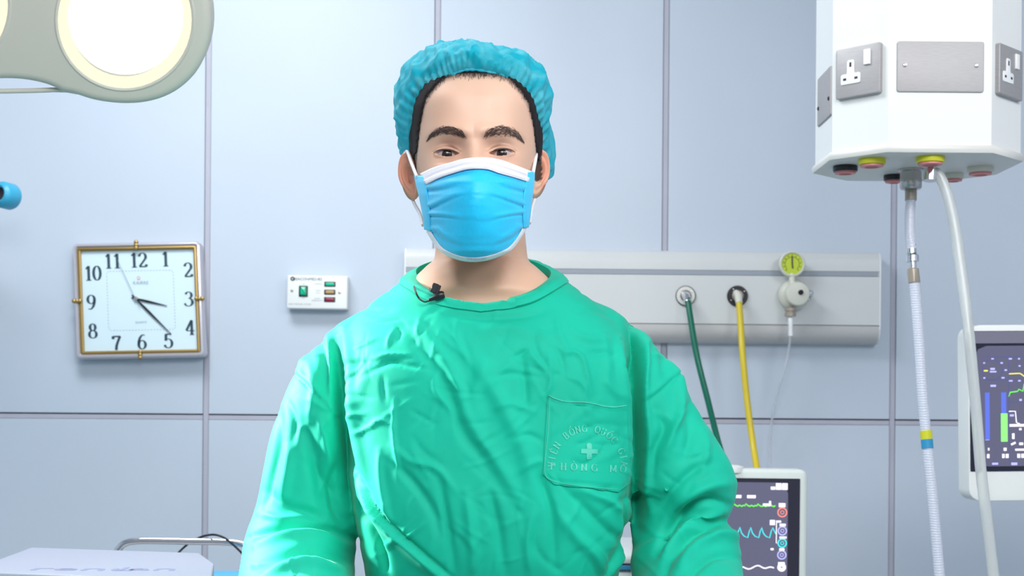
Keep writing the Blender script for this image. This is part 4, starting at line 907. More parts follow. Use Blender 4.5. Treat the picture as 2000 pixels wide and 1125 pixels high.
# hair: close shell over the skull behind the hairline, edges feathered with short strands
CE = [(918, 132), (955, 138), (991, 150), (1024, 171), (1050, 205), (1060, 243), (1056, 300)]
def hairline(dx):                                        # height of the front hairline at a distance from the centre line
    return np.interp(abs(dx), [0, .02, .035, .050, .060, .066, .070, .074], [1.6545, 1.6550, 1.652, 1.638, 1.625, 1.603, 1.575, 1.55])
bm = B(); vm = {}
nr_, nc_ = len(HEADR), len(HEADR[0])
def hok(p):
    dx = p.x - HX
    if p.z < 1.545: return p.y > 1.76 and p.z > 1.49
    if p.y < 1.757 and p.z < 1.574: return False
    if p.y > 1.706: return True
    return p.z > hairline(dx) + .007
hc = Vector((HX, 1.735, 1.60))
def hv(i, j):
    if (i, j) not in vm:
        p = HEADR[i][j]; n = (p - hc).normalized(); e = .0 if not hok(p) else .0014 + .0050 * min(1, max(0, (p.y - 1.70) / .03)) * min(1, max(.2, (p.z - 1.565) / .02))
        vm[(i, j)] = bm.verts.new(p + n * (e if e else -.0005))
    return vm[(i, j)]
for i in range(nr_ - 1):
    for j in range(nc_):
        k = (j + 1) % nc_
        if hok(HEADR[i][j]) or hok(HEADR[i + 1][k]):
            bm.faces.new((hv(i, j), hv(i, k), hv(i + 1, k), hv(i + 1, j)))
hs = pobj('hair', bm, 'hair', angle=0)
bm = B()
for i in range(5200):
    x = random.uniform(-.077, .077); z = random.uniform(1.545, 1.672)
    P_, n = on_head(HX + x, z)
    if not P_: continue
    hl_ = hairline(x)
    d_ = z - hl_
    if abs(x) > .058: d_ = max(d_, (P_.y - 1.694) * .8)
    if d_ < -.006 or d_ > .012: continue
    if d_ < 0 and random.random() > .55 * math.exp(d_ / .0035): continue
    d = Vector((x * 3, 0, .9)) if z > 1.63 else Vector((0, .35, -.6))
    d += Vector((random.uniform(-.3, .3), 0, random.uniform(-.3, .3))); d = (d - n * d.dot(n)).normalized()
    strand(bm, P_, d, n, random.uniform(.004, .009), .00018, .0018)
pobj('hairline_strands', bm, 'hair', hs, smooth=False, kind='stuff')

# ------------------------------------------------------------------ gown
gm = mat('green_cotton', (0.005, 0.50, 0.335), 0.68, sheen=.10, spec=.22); b = gm.node_tree.nodes['Principled BSDF']
b.inputs['Sheen Roughness'].default_value = .35; b.inputs['Sheen Tint'].default_value = (1, 1, 1, 1)
nz(gm, 9, .14, 0, detail=3)
nt = gm.node_tree; tc = nt.nodes.new('ShaderNodeTexCoord')
n1 = nt.nodes.new('ShaderNodeTexNoise'); n1.noise_type = 'RIDGED_MULTIFRACTAL'; n1.inputs['Scale'].default_value = 17; n1.inputs['Detail'].default_value = 4; n1.inputs['Distortion'].default_value = .8
n2 = nt.nodes.new('ShaderNodeTexNoise'); n2.inputs['Scale'].default_value = 900
b1 = nt.nodes.new('ShaderNodeBump'); b1.inputs['Strength'].default_value = .45; b1.inputs['Distance'].default_value = .0030
b2 = nt.nodes.new('ShaderNodeBump'); b2.inputs['Strength'].default_value = .15; b2.inputs['Distance'].default_value = .0006
for n_ in (n1, n2): nt.links.new(tc.outputs['Object'], n_.inputs['Vector'])
nt.links.new(n1.outputs[0], b1.inputs['Height']); nt.links.new(n2.outputs[0], b2.inputs['Height']); nt.links.new(b1.outputs[0], b2.inputs['Normal']); nt.links.new(b2.outputs[0], b.inputs['Normal'])
M['gown'] = gm
TT = [(1.468, .045, 1.770, 1.845, -.036), (1.455, .072, 1.735, 1.850, -.036), (1.442, .088, 1.708, 1.856, -.036), (1.428, .103, 1.685, 1.862, -.036), (1.414, .121, 1.670, 1.867, -.035), (1.398, .142, 1.657, 1.872, -.035), (1.378, .162, 1.644, 1.877, -.034), (1.350, .178, 1.629, 1.882, -.033),
      (1.31, .180, 1.616, 1.887, -.030), (1.25, .176, 1.606, 1.887, -.025), (1.20, .174, 1.600, 1.885, -.0235), (1.15, .168, 1.596, 1.882, -.022), (1.10, .158, 1.600, 1.88, -.022), (1.065, .152, 1.612, 1.875, -.022), (1.02, .150, 1.628, 1.87, -.022), (.95, .172, 1.632, 1.88, -.022), (.80, .190, 1.628, 1.89, -.022), (.45, .205, 1.62, 1.90, -.022)]
bm = B(); arr = []
for z, hw, yf, yb, cx in TT:
    yc_ = (yf + yb) / 2; r = []
    for k in range(96):
        a = 2 * PI * k / 96; c, s_ = math.cos(a), math.sin(a); n = 2.45 + .65 * min(1, max(0, (1.36 - z) / .08))
        r.append([cx + hw * math.copysign(abs(c) ** (2 / n), c), yc_ + (yb - yf) / 2 * math.copysign(abs(s_) ** (2 / n), s_), z])
    arr.append(np.array(r))
rs = []
for i in range(len(arr) - 1):
    for k in range(4):
        t = k / 4; p0, p1, p2, p3 = arr[max(i - 1, 0)], arr[i], arr[i + 1], arr[min(i + 2, len(arr) - 1)]
        rs.append(.5 * ((2 * p1) + (-p0 + p2) * t + (2 * p0 - 5 * p1 + 4 * p2 - p3) * t * t + (-p0 + 3 * p1 - 3 * p2 + p3) * t ** 3))
rs.append(arr[-1]); ringgrid(bm, [[Vector(v) for v in r] for r in rs])
SL = [(-.105, 1.765, 1.362, .052), (-.148, 1.760, 1.347, .057), (-.182, 1.755, 1.324, .0610), (-.207, 1.75, 1.286, .0655), (-.228, 1.745, 1.24, .065), (-.2425, 1.74, 1.185, .0625), (-.251, 1.735, 1.135, .0640), (-.257, 1.720, 1.095, .068), (-.252, 1.675, 1.062, .068), (-.238, 1.60, 1.035, .064), (-.215, 1.53, 1.01, .054), (-.190, 1.468, .988, .036)]
SR = [(.038, 1.765, 1.365, .052), (.083, 1.760, 1.350, .058), (.116, 1.755, 1.328, .0615), (.141, 1.75, 1.290, .0665), (.166, 1.745, 1.24, .067), (.195, 1.74, 1.195, .0665), (.2065, 1.735, 1.168, .0670), (.200, 1.732, 1.138, .0530), (.209, 1.72, 1.098, .0670), (.210, 1.675, 1.060, .0655), (.202, 1.60, 1.035, .062), (.185, 1.53, 1.015, .054), (.160, 1.468, .988, .036)]
for S_ in (SL, SR):
    P_ = spline(S_, 6); tube(bm, [p[:3] for p in P_], [float(p[3]) for p in P_], 32)
me = bpy.data.meshes.new('g'); bm.to_mesh(me); bm.free(); go = bpy.data.objects.new('g', me); COL.objects.link(go)
md = go.modifiers.new('r', 'REMESH'); md.mode = 'VOXEL'; md.voxel_size = .0025
dg = bpy.context.evaluated_depsgraph_get(); gme = bpy.data.meshes.new_from_object(go.evaluated_get(dg)); bpy.data.objects.remove(go)
nv = len(gme.vertices); co = np.empty(nv * 3); gme.vertices.foreach_get('co', co); co = co.reshape(-1, 3)
ed = np.empty(len(gme.edges) * 2, int); gme.edges.foreach_get('vertices', ed); ed = ed.reshape(-1, 2)
deg = np.bincount(ed.ravel(), minlength=nv)[:, None]
def lap(c, n_, k=.6):
    for _ in range(n_):
        acc = np.stack([np.bincount(ed[:, 0], c[ed[:, 1], i], nv) + np.bincount(ed[:, 1], c[ed[:, 0], i], nv) for i in range(c.shape[1])], 1)
        c = c * (1 - k) + k * acc / deg
    return c
co = lap(co, 20)
def normals(c):
    gme.vertices.foreach_set('co', c.ravel()); gme.update(); n_ = np.empty(nv * 3); gme.vertices.foreach_get('normal', n_)
    return n_.reshape(-1, 3)
nr = normals(co)
d_ = co - np.array(CAMP); pxs = 1000 + F * (d_ @ np.array(RV)) / d_[:, 1]; pys = HOR - F * (d_ @ np.array(UV_)) / d_[:, 1]
front = np.clip((-nr[:, 1] + .25) * 2.2, 0, 1) * (co[:, 2] > 1.0)
disp = np.zeros(nv); dispY = np.zeros(nv)
def crease(pts, w_, amp, kind='g', sub=7, taper_=.5):
    """a fold running along picture points: w_ in picture px, amp in mm (+ out, - in); kind 's' = one-sided step"""
    global disp
    P_ = np.array(spline(pts, sub)) if len(pts) > 2 else np.array([np.array(pts[0]) + (np.array(pts[1]) - np.array(pts[0])) * t for t in np.linspace(0, 1, 6)])
    m_ = (pxs > P_[:, 0].min() - 4 * w_) & (pxs < P_[:, 0].max() + 4 * w_) & (pys > P_[:, 1].min() - 4 * w_) & (pys < P_[:, 1].max() + 4 * w_) & (front > 0)
    ix = np.nonzero(m_)[0]
    if not len(ix): return
    X, Y = pxs[ix], pys[ix]; best = np.full(len(ix), 1e9); bt = np.zeros(len(ix)); bs = np.zeros(len(ix)); nS = len(P_) - 1
    for i in range(nS):
        a, b2_ = P_[i], P_[i + 1]; e = b2_ - a; L2 = (e ** 2).sum() + 1e-9
        t = np.clip(((X - a[0]) * e[0] + (Y - a[1]) * e[1]) / L2, 0, 1); dx, dy = X - a[0] - t * e[0], Y - a[1] - t * e[1]; dd = np.hypot(dx, dy)
        up = dd < best; best[up] = dd[up]; bt[up] = (i + t[up]) / nS; bs[up] = np.sign(e[0] * dy - e[1] * dx)[up]
    env = np.clip(np.sin(PI * np.clip(bt, .02, .98)), 0, 1) ** taper_
    sg = best * bs / (w_ * (.85 if w_ < 12 else 1))
    if kind == 'g': h = np.exp(-sg ** 2)
    elif kind == 's': h = np.where(sg > 0, np.exp(-(sg / 2.2) ** 2), -np.exp(-(sg / 1.0) ** 2) * .8) * (1 - np.exp(-(sg / .35) ** 2))
    elif kind == 'y':
        dispY[ix] += -amp * .001 * np.exp(-sg ** 2) * env; return
    else: h = (sg) * np.exp(.5 - sg ** 2) * 1.2        # 'w': ridge beside valley
    disp[ix] += amp * .001 * (1.0 if abs(amp) > 8 else 1.5) * h * env * front[ix]
C = crease
# arm holes
C([(650, 650), (658, 705), (666, 785), (676, 865), (686, 935), (702, 1000)], 17, -30, 'y', taper_=.5)
C([(672, 640), (681, 700), (691, 790), (699, 870), (712, 950)], 10, 6)
C([(636, 645), (646, 700), (650, 790), (664, 880), (676, 960)], 12, 3)
C([(1232, 630), (1237, 720), (1238, 800), (1241, 880), (1239, 960), (1243, 1030)], 15, -38, 'y', taper_=.4)
C([(1211, 660), (1215, 720), (1222, 790), (1226, 880), (1226, 950)], 9, 7)
C([(1259, 655), (1262, 700), (1258, 760), (1262, 830)], 11, 6)
C([(1234, 612), (1240, 650), (1244, 694), (1233, 745)], 8, -7)
# seams
C([(566, 722), (596, 750), (622, 778), (648, 808), (664, 846)], 2.6, -2.0)
C([(572, 716), (602, 743), (628, 771), (653, 800)], 5, 1.4)
C([(1254, 790), (1287, 768), (1321, 736), (1335, 720), (1342, 702)], 2.8, -2.2)
C([(1250, 782), (1283, 760), (1316, 728)], 5, 1.4)
C([(1105, 562), (1150, 578), (1200, 602), (1250, 640), (1290, 690)], 2.4, -1.6); C([(775, 563), (720, 578), (680, 598), (650, 618)], 2.4, -1.6)
# left sleeve
C([(617, 640), (630, 690), (634, 750), (640, 800)], 11, -5); C([(596, 640), (592, 690), (584, 730)], 10, 3)
C([(590, 830), (606, 870), (622, 930), (634, 990)], 13, -6); C([(622, 820), (640, 880), (654, 940)], 11, 4); C([(566, 860), (560, 920), (548, 980)], 12, 4)
C([(545, 800), (542, 860), (528, 930), (512, 1000)], 8, -4); C([(655, 900), (650, 950), (662, 1000), (684, 1030)], 12, -7)
C([(497, 1102), (540, 1085), (590, 1072), (640, 1078), (692, 1100)], 9, -9, taper_=.4); C([(500, 1066), (560, 1046), (620, 1046), (690, 1072)], 10, 6)
C([(486, 1050), (530, 1034), (590, 1028), (650, 1034), (700, 1056)], 8, -6); C([(512, 1126), (560, 1106), (610, 1098), (670, 1112)], 10, 6)
C([(520, 960), (560, 990), (600, 1000), (640, 1020)], 11, -3.5); C([(505, 1000), (545, 1012), (590, 1010)], 9, 3)
C([(600, 700), (612, 760), (604, 820)], 9, 2.5); C([(560, 780), (575, 820), (570, 870)], 8, -2.5)
# right sleeve
C([(1300, 660), (1313, 700), (1327, 745), (1331, 796), (1316, 840), (1300, 890)], 10, 5); C([(1290, 800), (1298, 840), (1278, 880), (1270, 930)], 11, -5)
C([(1345, 800), (1350, 850), (1335, 900)], 11, -3.5); C([(1370, 830), (1380, 880), (1370, 930)], 10, 3.5)
C([(1421, 985), (1380, 975), (1340, 1000), (1300, 1040), (1282, 1080)], 10, -8, taper_=.4); C([(1428, 945), (1385, 950), (1340, 972), (1300, 1005)], 12, 6)
C([(1412, 1018), (1378, 1030), (1345, 1050), (1310, 1085), (1298, 1120)], 9, -9, taper_=.4); C([(1450, 1050), (1400, 1046), (1350, 1078), (1322, 1118)], 11, 6)
C([(1410, 1000), (1370, 1012), (1330, 1040), (1296, 1085)], 9, 6); C([(1400, 905), (1360, 915), (1320, 950), (1290, 990)], 11, -4)
C([(1445, 1090), (1400, 1085), (1365, 1105), (1350, 1124)], 9, -5); C([(1262, 800), (1268, 870), (1262, 940), (1270, 1000)], 9, 4)
C([(1300, 735), (1296, 690), (1280, 650)], 8, -3); C([(1340, 760), (1362, 800), (1380, 820)], 8, 2.5); C([(1265, 690), (1300, 692), (1325, 700)], 5, 1.5)
# chest and belly
C([(800, 640), (835, 680), (880, 747), (907, 827), (960, 905), (1010, 985)], 15, -3.6, 'w'); C([(915, 670), (950, 740), (985, 800), (1030, 900), (1040, 1000)], 16, 3.5)
C([(700, 930), (722, 985), (760, 1030), (805, 1070), (845, 1104), (880, 1135)], 9, 11, 's', taper_=.3); C([(700, 985), (722, 1030), (740, 1075), (752, 1125)], 9, -8)
C([(1228, 985), (1232, 1040), (1218, 1078), (1188, 1120)], 9, -9, 's', taper_=.3)
C([(770, 780), (768, 840), (773, 885), (780, 930)], 4, 2.2); C([(725, 830), (738, 822), (755, 824), (767, 834)], 4.5, 1.8)
C([(690, 822), (698, 812), (720, 808)], 4, 1.6); C([(700, 850), (715, 838), (735, 830)], 4, 1.6); C([(740, 715), (762, 706), (790, 712), (840, 722)], 5, -2.2); C([(730, 700), (760, 692), (800, 694)], 4, 1.8)
C([(690, 680), (712, 672), (735, 662)], 4, 1.6); C([(820, 620), (816, 650), (822, 680)], 5, 1.8); C([(770, 640), (760, 660), (756, 680)], 4, 1.6); C([(776, 668), (780, 650), (774, 636)], 5, -1.8)
C([(855, 720), (850, 760), (880, 800), (890, 850)], 8, 2.4); C([(765, 870), (800, 900), (850, 915), (890, 960)], 7, 2.4); C([(760, 900), (800, 935), (840, 990), (860, 1050)], 10, -3.5); C([(740, 880), (742, 930), (752, 990), (765, 1040)], 8, 3)
C([(775, 1055), (800, 1045), (830, 1020)], 4, 2.0); C([(857, 930), (868, 990), (879, 1055), (884, 1125)], 9, -4); C([(910, 960), (920, 1040), (925, 1125)], 11, 3.5); C([(955, 950), (972, 1020), (985, 1120)], 10, -3.5)
C([(1051, 922), (1066, 960), (1079, 1010), (1084, 1110)], 9, -4); C([(1110, 960), (1150, 1000), (1190, 1040), (1225, 1060)], 11, -4); C([(1080, 980), (1120, 1040), (1165, 1090), (1180, 1125)], 12, 4); C([(1130, 955), (1180, 975), (1222, 1000)], 9, 3.5)
C([(1040, 1000), (1030, 1060), (1036, 1120)], 9, 3); C([(1200, 980), (1212, 1020), (1206, 1060)], 8, 3)
C([(1071, 690), (1075, 735), (1070, 772)], 4.5, 2.2); C([(1097, 694), (1118, 688), (1136, 699), (1146, 730), (1156, 765)], 6, 2.6); C([(1080, 672), (1096, 700), (1102, 735)], 6, -2); C([(1017, 688), (1025, 750), (1027, 800)], 9, -3); C([(1000, 700), (1020, 690), (1032, 684)], 4, -2.4)
C([(1035, 690), (1060, 720), (1072, 735)], 6, 2.2); C([(1040, 655), (1050, 690), (1066, 715)], 6, -1.8); C([(960, 740), (1000, 730), (1060, 738)], 6, -1.8); C([(1100, 735), (1130, 745), (1150, 770)], 5, 1.8); C([(965, 800), (1000, 790), (1045, 806)], 7, 1.8)
C([(1000, 860), (1030, 850), (1060, 862)], 6, -2); C([(1010, 925), (1040, 905), (1062, 900)], 7, 2); C([(1085, 610), (1092, 650), (1110, 690)], 7, 1.8); C([(1110, 640), (1140, 660), (1190, 664)], 8, 2); C([(1120, 610), (1160, 606), (1200, 622)], 5, -1.5)
C([(1150, 690), (1180, 690), (1206, 700)], 8, -2); C([(1180, 740), (1195, 760), (1216, 780)], 7, 2.2); C([(930, 655), (990, 640), (1050, 655)], 12, 2); C([(850, 612), (920, 622), (1010, 620), (1070, 606)], 9, -2.2); C([(700, 600), (740, 606), (770, 600)], 8, -1.8)
C([(960, 700), (930, 760), (935, 830)], 14, 2.4); C([(1175, 640), (1188, 700), (1186, 760)], 10, 1.8); C([(715, 720), (700, 780), (704, 840)], 12, 2.2)
rng = np.random.RandomState(11)                          # small random crumples
for i in range(170):
    x0, y0 = rng.uniform(560, 1400), rng.uniform(620, 1110); a = rng.uniform(-1, 1) * 1.2 + (PI / 2 if rng.rand() < .5 else 0); L_n = rng.uniform(18, 60); bnd = rng.uniform(-.5, .5)
    p1 = (x0 + math.cos(a) * L_n, y0 + math.sin(a) * L_n); p2 = (p1[0] + math.cos(a + bnd) * L_n, p1[1] + math.sin(a + bnd) * L_n)
    C([(x0, y0), p1, p2], rng.uniform(3.0, 8), rng.choice([-1, 1]) * rng.uniform(.5, 1.3), sub=3)
# large soft undulation
sm_ = np.array([.0024 * nse(p[0] * 9, p[1] * 9 + 3, p[2] * 5) + .0012 * nse(p[0] * 24, p[1] * 24, p[2] * 13 + 7) for p in co]); disp += sm_ * (co[:, 2] > .9) + .4 * sm_
low = np.clip((1.0 - co[:, 2]) / .2, 0, 1); disp += low * .008 * np.sin(np.arctan2(co[:, 1] - 1.75, co[:, 0] + .02) * 11 + 2 * co[:, 2]) * (np.abs(co[:, 0] + .022) < .2)
co2 = co + nr * disp[:, None]; co2[:, 1] += dispY; co2 = lap(co2, 1, .35)
# neckline
NK = [(-.037, 1.662, 1.3890), (-.068, 1.668, 1.3935), (-.095, 1.687, 1.4035), (-.1175, 1.732, 1.426), (-.1185, 1.778, 1.443), (-.085, 1.815, 1.458), (-.037, 1.828, 1.463), (.012, 1.815, 1.458), (.0430, 1.778, 1.443), (.0465, 1.732, 1.4275), (.0245, 1.687, 1.4060), (-.003, 1.668, 1.3940)]
nk = np.array(spline(NK + [NK[0]], 8)[:-1])
ncx, ncy = -.037, 1.745; nang = np.arctan2(nk[:, 1] - ncy, nk[:, 0] - ncx); nrad = np.hypot(nk[:, 0] - ncx, nk[:, 1] - ncy); o_ = np.argsort(nang)
va = np.arctan2(co2[:, 1] - ncy, co2[:, 0] - ncx); vr = np.hypot(co2[:, 0] - ncx, co2[:, 1] - ncy)
lim = np.interp(va, nang[o_], nrad[o_], period=2 * PI); inside = (vr < lim + .0125) & (co2[:, 2] > 1.385)
gme.vertices.foreach_set('co', co2.ravel()); gme.update()
bm = B(); bm.from_mesh(gme); bm.verts.ensure_lookup_table()
bmesh.ops.delete(bm, geom=[bm.verts[i] for i in np.nonzero(inside)[0]], context='VERTS')
bmesh.ops.delete(bm, geom=[f for f in bm.faces if f.calc_center_median().z < .452 and abs(f.normal.z) > .8], context='FACES_ONLY')
bm.faces.ensure_lookup_table(); gb = BVHTree.FromBMesh(bm)
gown = pobj('surgical_gown', bm, 'gown', angle=0)
def drape(px, py, off=.001):
    px, py = float(px), float(py); d = Vector((0, 1, 0)) + RV * ((px - 1000) / F) - UV_ * ((py - HOR) / F); h = gb.ray_cast(CAMP, d.normalized())
    if h[0] is None: return U(px, py, 1.62)
    n = h[1] if h[1].dot(d) < 0 else -h[1]
    return h[0] + n * off
# neck band
bm = B(); rings = []
K_ = len(nk)
for sdx in range(7):
    pass
for i in range(K_):
    p = Vector(nk[i]); out_ = Vector((p.x - ncx, p.y - ncy, 0)).normalized(); t_ = (Vector(nk[(i + 1) % K_]) - Vector(nk[i - 1])).normalized()
    prof = []
    top = p + Vector((0, 0, .0050)) - out_ * .0005
    q = p + out_ * .0185 - Vector((0, 0, .006)); near = gb.find_nearest(q)
    nq, nn = near[0], near[1]; nn = nn if nn.z > 0 or nn.dot(out_) > 0 else -nn
    m1 = gb.find_nearest(p + out_ * .009)
    wob = .0008 * math.sin(i * 2.3) + .0008 * nse(i * .35, 1)
    a1 = m1[0] + m1[1] * (.0030 + wob); a2 = nq + nn * .0022; a3 = nq + nn * -.0015 + (nq - a1).normalized() * .0004
    inn = top - out_ * .0012 - Vector((0, 0, .010))
    st_ = max(0, 1 - (p.x + .006) / .085) if (p.y < 1.72 and p.x > -.006) else 0
    lf = (out_ * .5 + Vector((0, -.2, .6))) * .0040 * st_; top = top + lf * 1.2; a1 = a1 + lf; a2 = a2 + lf * .55; inn = inn + lf * .3
    prof = [inn, top - out_ * .0012, top, (top + a1) / 2 + out_ * .0005 + Vector((0, 0, .001)), a1, (a1 + a2) / 2 + nn * .0006, a2, a3]
    rings.append(prof)
vv = [[bm.verts.new(p) for p in r] for r in rings]
for i in range(K_):
    for j in range(len(vv[0]) - 1): bm.faces.new((vv[i][j], vv[i][j + 1], vv[(i + 1) % K_][j + 1], vv[(i + 1) % K_][j]))
pobj('neckband', bm, 'gown', gown, angle=60)
# pocket, draped on the gown
TL, TR, BR, BRc, BLc, BL_ = (1070, 771), (1224, 790), (1229, 940), (1206, 961), (1082, 946), (1060, 926)
NU, NV = 46, 50; bm = B(); grid = []
for j in range(NV + 1):
    v = j / NV; row = []
    yl, yr_ = 771 + (946 - 771) * v, 790 + (961 - 790) * v
    xl_ = 1070 - 10 * min(1, v / .885) + (22 * max(0, (v - .885) / .115)); xr__ = 1224 + 5 * min(1, v / .9) - 23 * max(0, (v - .9) / .1)
    for i in range(NU + 1):
        u = i / NU; x = xl_ + (xr__ - xl_) * u; y = yl + (yr_ - yl) * u + (7 * math.sin(PI * u) - 5 * math.sin(2 * PI * u) * 0 + 3 * math.sin(3 * PI * u)) * (1 - v) * .9
        e = min(u, 1 - u, v * 1.0, 1 - v) * 45
        off = .0016 + .0010 * min(1, e / 2) + (.0014 * math.exp(-(v / .05) ** 2)) - (.0010 * math.exp(-((e - 2.2) / .7) ** 2) if v > .05 else 0)
        row.append(drape(x, y, off))
    grid.append(row)
rim = lambda r: r
sheet(bm, grid, .0022)
pocket = pobj('chest_pocket', bm, 'gown', gown, angle=50)
pb = BVHTree.FromPolygons([v.co[:] for v in pocket.data.vertices], [p.vertices[:] for p in pocket.data.polygons])
def drape2(px, py, off=.0006):
    px, py = float(px), float(py); d = (Vector((0, 1, 0)) + RV * ((px - 1000) / F) - UV_ * ((py - HOR) / F)).normalized(); h = pb.ray_cast(CAMP - PO, d)
    return (h[0] + PO - d * off) if h[0] else drape(px, py, .004)
# cord edge of the pocket mouth and stitched seams
M['thread'] = nz(mat('pale_green_embroidery', (.09, .64, .48), .5), 30, .2)
M['seam'] = nz(mat('pocket_stitching', (.10, .66, .50), .6), 30, .2)
bm = B(); tube(bm, [drape2(1071 + 152 * t, 773 + 19 * t + 7 * math.sin(PI * t) + 3 * math.sin(3 * PI * t), .0006) for t in np.linspace(0, 1, 24)], .00055, 6); pobj('pocket_edge_stitching', bm, 'seam', pocket)
bm = B(); tube(bm, [drape2(x, y, .0004) for x, y in spline([(1074, 776), (1070, 850), (1064, 922), (1086, 941), (1140, 950), (1203, 956)], 9)], .00035, 6); pobj('pocket_seam_stitching', bm, 'seam', pocket)
# embroidered lettering on an arc: VIEN BONG QUOC GIA and PHONG MO underneath
def place_on(cx, cy, ang, h, asp=1.0):
    ca, sa = math.cos(ang), math.sin(ang)
    return lambda x, y: drape2(cx + (x * ca + y * sa), cy + (x * sa - y * ca), .0007)
ARC = 'VIÊN BỐNG QUỐC GIA'.replace('Ố', 'Ố', 1)
txt = list('VIÊN BÔNG QUỐC GIA'); txt[6] = 'Ổ'
cx0, cy0, rx, ry = 1148, 909, 65, 66
for i, ch in enumerate(txt):
    if ch == ' ': continue
    a = math.radians(178 - 176 * i / (len(txt) - 1)); bx_, by_ = cx0 + rx * math.cos(a), cy0 - ry * math.sin(a); rot_ = PI / 2 - a
    bm = B(); h = 13.0; wx = .38 * h
    pf = place_on(bx_ - wx * math.cos(rot_), by_ - wx * math.sin(rot_), rot_, h)
    glyph(bm, ch, pf, h, thick=.17, thin=.07); pobj('embroidered_letter', bm, 'thread', pocket, smooth=False)
for i, ch in enumerate('PHÒNG MỔ'):
    if ch == ' ': continue
    bm = B(); h = 13.5; x = 1078 + 20.0 * i - (4 if i > 5 else 0); pf = place_on(x - 3, 917 + .04 * (x - 1078), .03, h); glyph(bm, ch, pf, h, thick=.2, thin=.07, asp=1.15); pobj('embroidered_letter', bm, 'thread', pocket, smooth=False)
bm = B()
for p0, p1, w_ in (((1151, 867), (1151, 897), 10), ((1135, 881), (1168, 882), 9)):
    stroke(bm, [(p0[0] + (p1[0] - p0[0]) * t, p0[1] + (p1[1] - p0[1]) * t) for t in np.linspace(0, 1, 8)], lambda x, y: drape2(x, y, .0008), 1.0, fixed=w_)
stroke(bm, arc(1151, 871, 4, 5, 0, 360, 12), lambda x, y: drape2(x, y, .0010), 1.0, fixed=2.4); pobj('embroidered_cross', bm, 'thread', pocket, smooth=False)
bm = B(); p = drape(1302, 955, 0); lathe(bm, [(.001, .0005), (.0022, .0012), (.0028, .0008), (.0030, -.001)], p, (0, -1, .1), 12); pobj('eyelet', bm, 'gown', gown)
# cuffs
for w0, w1 in (((-.193, 1.475, .990), (-.178, 1.435, .976)), ((.163, 1.475, .990), (.148, 1.435, .976))):
    bm = B(); tube(bm, [w0, w1], [.034, .030], 24); pobj('knit_cuff', bm, 'white', gown)
# trousers and shoes
for cx in (-.105, .062):
    bm = B(); tube(bm, spline([(cx, 1.75, .86), (cx, 1.75, .55), (cx, 1.76, .3), (cx, 1.765, .07)], 5), [float(v) for v in np.interp(np.linspace(0, 1, 16), [0, .5, 1], [.095, .080, .070])], 24); pobj('trouser_leg', bm, 'gown')
    bm = B(); rings = []
    for y, w_, h in ((1.845, .020, .035), (1.835, .034, .060), (1.80, .038, .075), (1.74, .040, .072), (1.67, .046, .055), (1.61, .044, .042), (1.58, .028, .028)):
        rings.append([Vector((cx + w_ * math.cos(2 * PI * k / 20), y, max(.002, h * .5 + h * .5 * math.sin(2 * PI * k / 20)))) for k in range(20)])
    ringgrid(bm, rings); pobj('shoe', bm, 'blue')

# ------------------------------------------------------------------ mask
mm_ = mat('blue_nonwoven', (0.0, 0.56, 0.93), .5, sheen=.3); nz(mm_, 260, .06, .12, dist=.0006); M['maskblue'] = mm_
M['maskwhite'] = nz(mat('white_nonwoven', (.80, .80, .86), .6), 260, .05, .1, dist=.0005)
def mdepth(px, py):
    u = (px - 929) / 112.0
    yc_ = np.interp(py, [300, 330, 355, 380, 420, 460, 490, 515], [1.611, 1.600, 1.589, 1.586, 1.588, 1.594, 1.604, 1.624])
    return yc_ + (.073 + .012 * max(0, (py - 430) / 80)) * abs(u) ** 2.1 - .006 * g(u, .25) * (1 if py < 400 else max(0, 1 - (py - 400) / 60))
ROWS = {'top': [(820, 339), (846, 327), (876, 318), (905, 310), (933, 307), (958, 308), (982, 313), (1012, 324), (1042, 336)],
        'mid': [(831, 360), (856, 347), (885, 337), (910, 330), (933, 328), (955, 330), (976, 337), (1004, 345), (1032, 354)],
        'bot': [(838, 446), (850, 466), (867, 486), (896, 499), (928, 503), (960, 498), (991, 485), (1009, 466), (1022, 443)],
        'hem': [(832, 452), (846, 474), (866, 495), (896, 508), (928, 511.5), (962, 506), (997, 490), (1015, 469), (1029, 446)]}
def row(k): return spline(ROWS[k], 8)
A_, B_2, C_ = row('top'), row('mid'), row('bot'); D_ = row('hem'); NW = len(A_)
def mpt(px, py, off=0.0):
    return U(px, py, float(mdepth(px, py)) - float(off))
PLE = [([(843, 405), (868, 393), (892, 383), (912, 378)], 5), ([(846, 421), (866, 422), (884, 425), (902, 428)], 4), ([(1026, 403), (1000, 394), (975, 385), (955, 379)], 5), ([(1028, 417), (1000, 420), (975, 425), (958, 431)], 4),
       ([(848, 452), (865, 464), (880, 472), (900, 478)], 5), ([(1018, 448), (1000, 462), (980, 472), (962, 478)], 5), ([(845, 370), (870, 366), (900, 356)], 7), ([(1020, 372), (990, 364), (965, 352)], 7)]
PLS = [(np.array(spline(p, 6)), w_) for p, w_ in PLE]
def pleat(px, py):
    o = 0
    for P_, w_ in PLS:
        d = np.hypot(P_[:, 0] - px, P_[:, 1] - py); i = int(d.argmin()); t = i / (len(P_) - 1)
        if d[i] > 30: continue
        sg = (py - P_[i, 1]) / w_; amp = .0030 * (1 - t * .9)
        o += amp * (-math.exp(-(sg - .45) ** 2 * 3.0) + .9 * math.exp(-((sg + 1.0) / 1.1) ** 2))
    return o
bm = B(); rings = []; NVm = 70
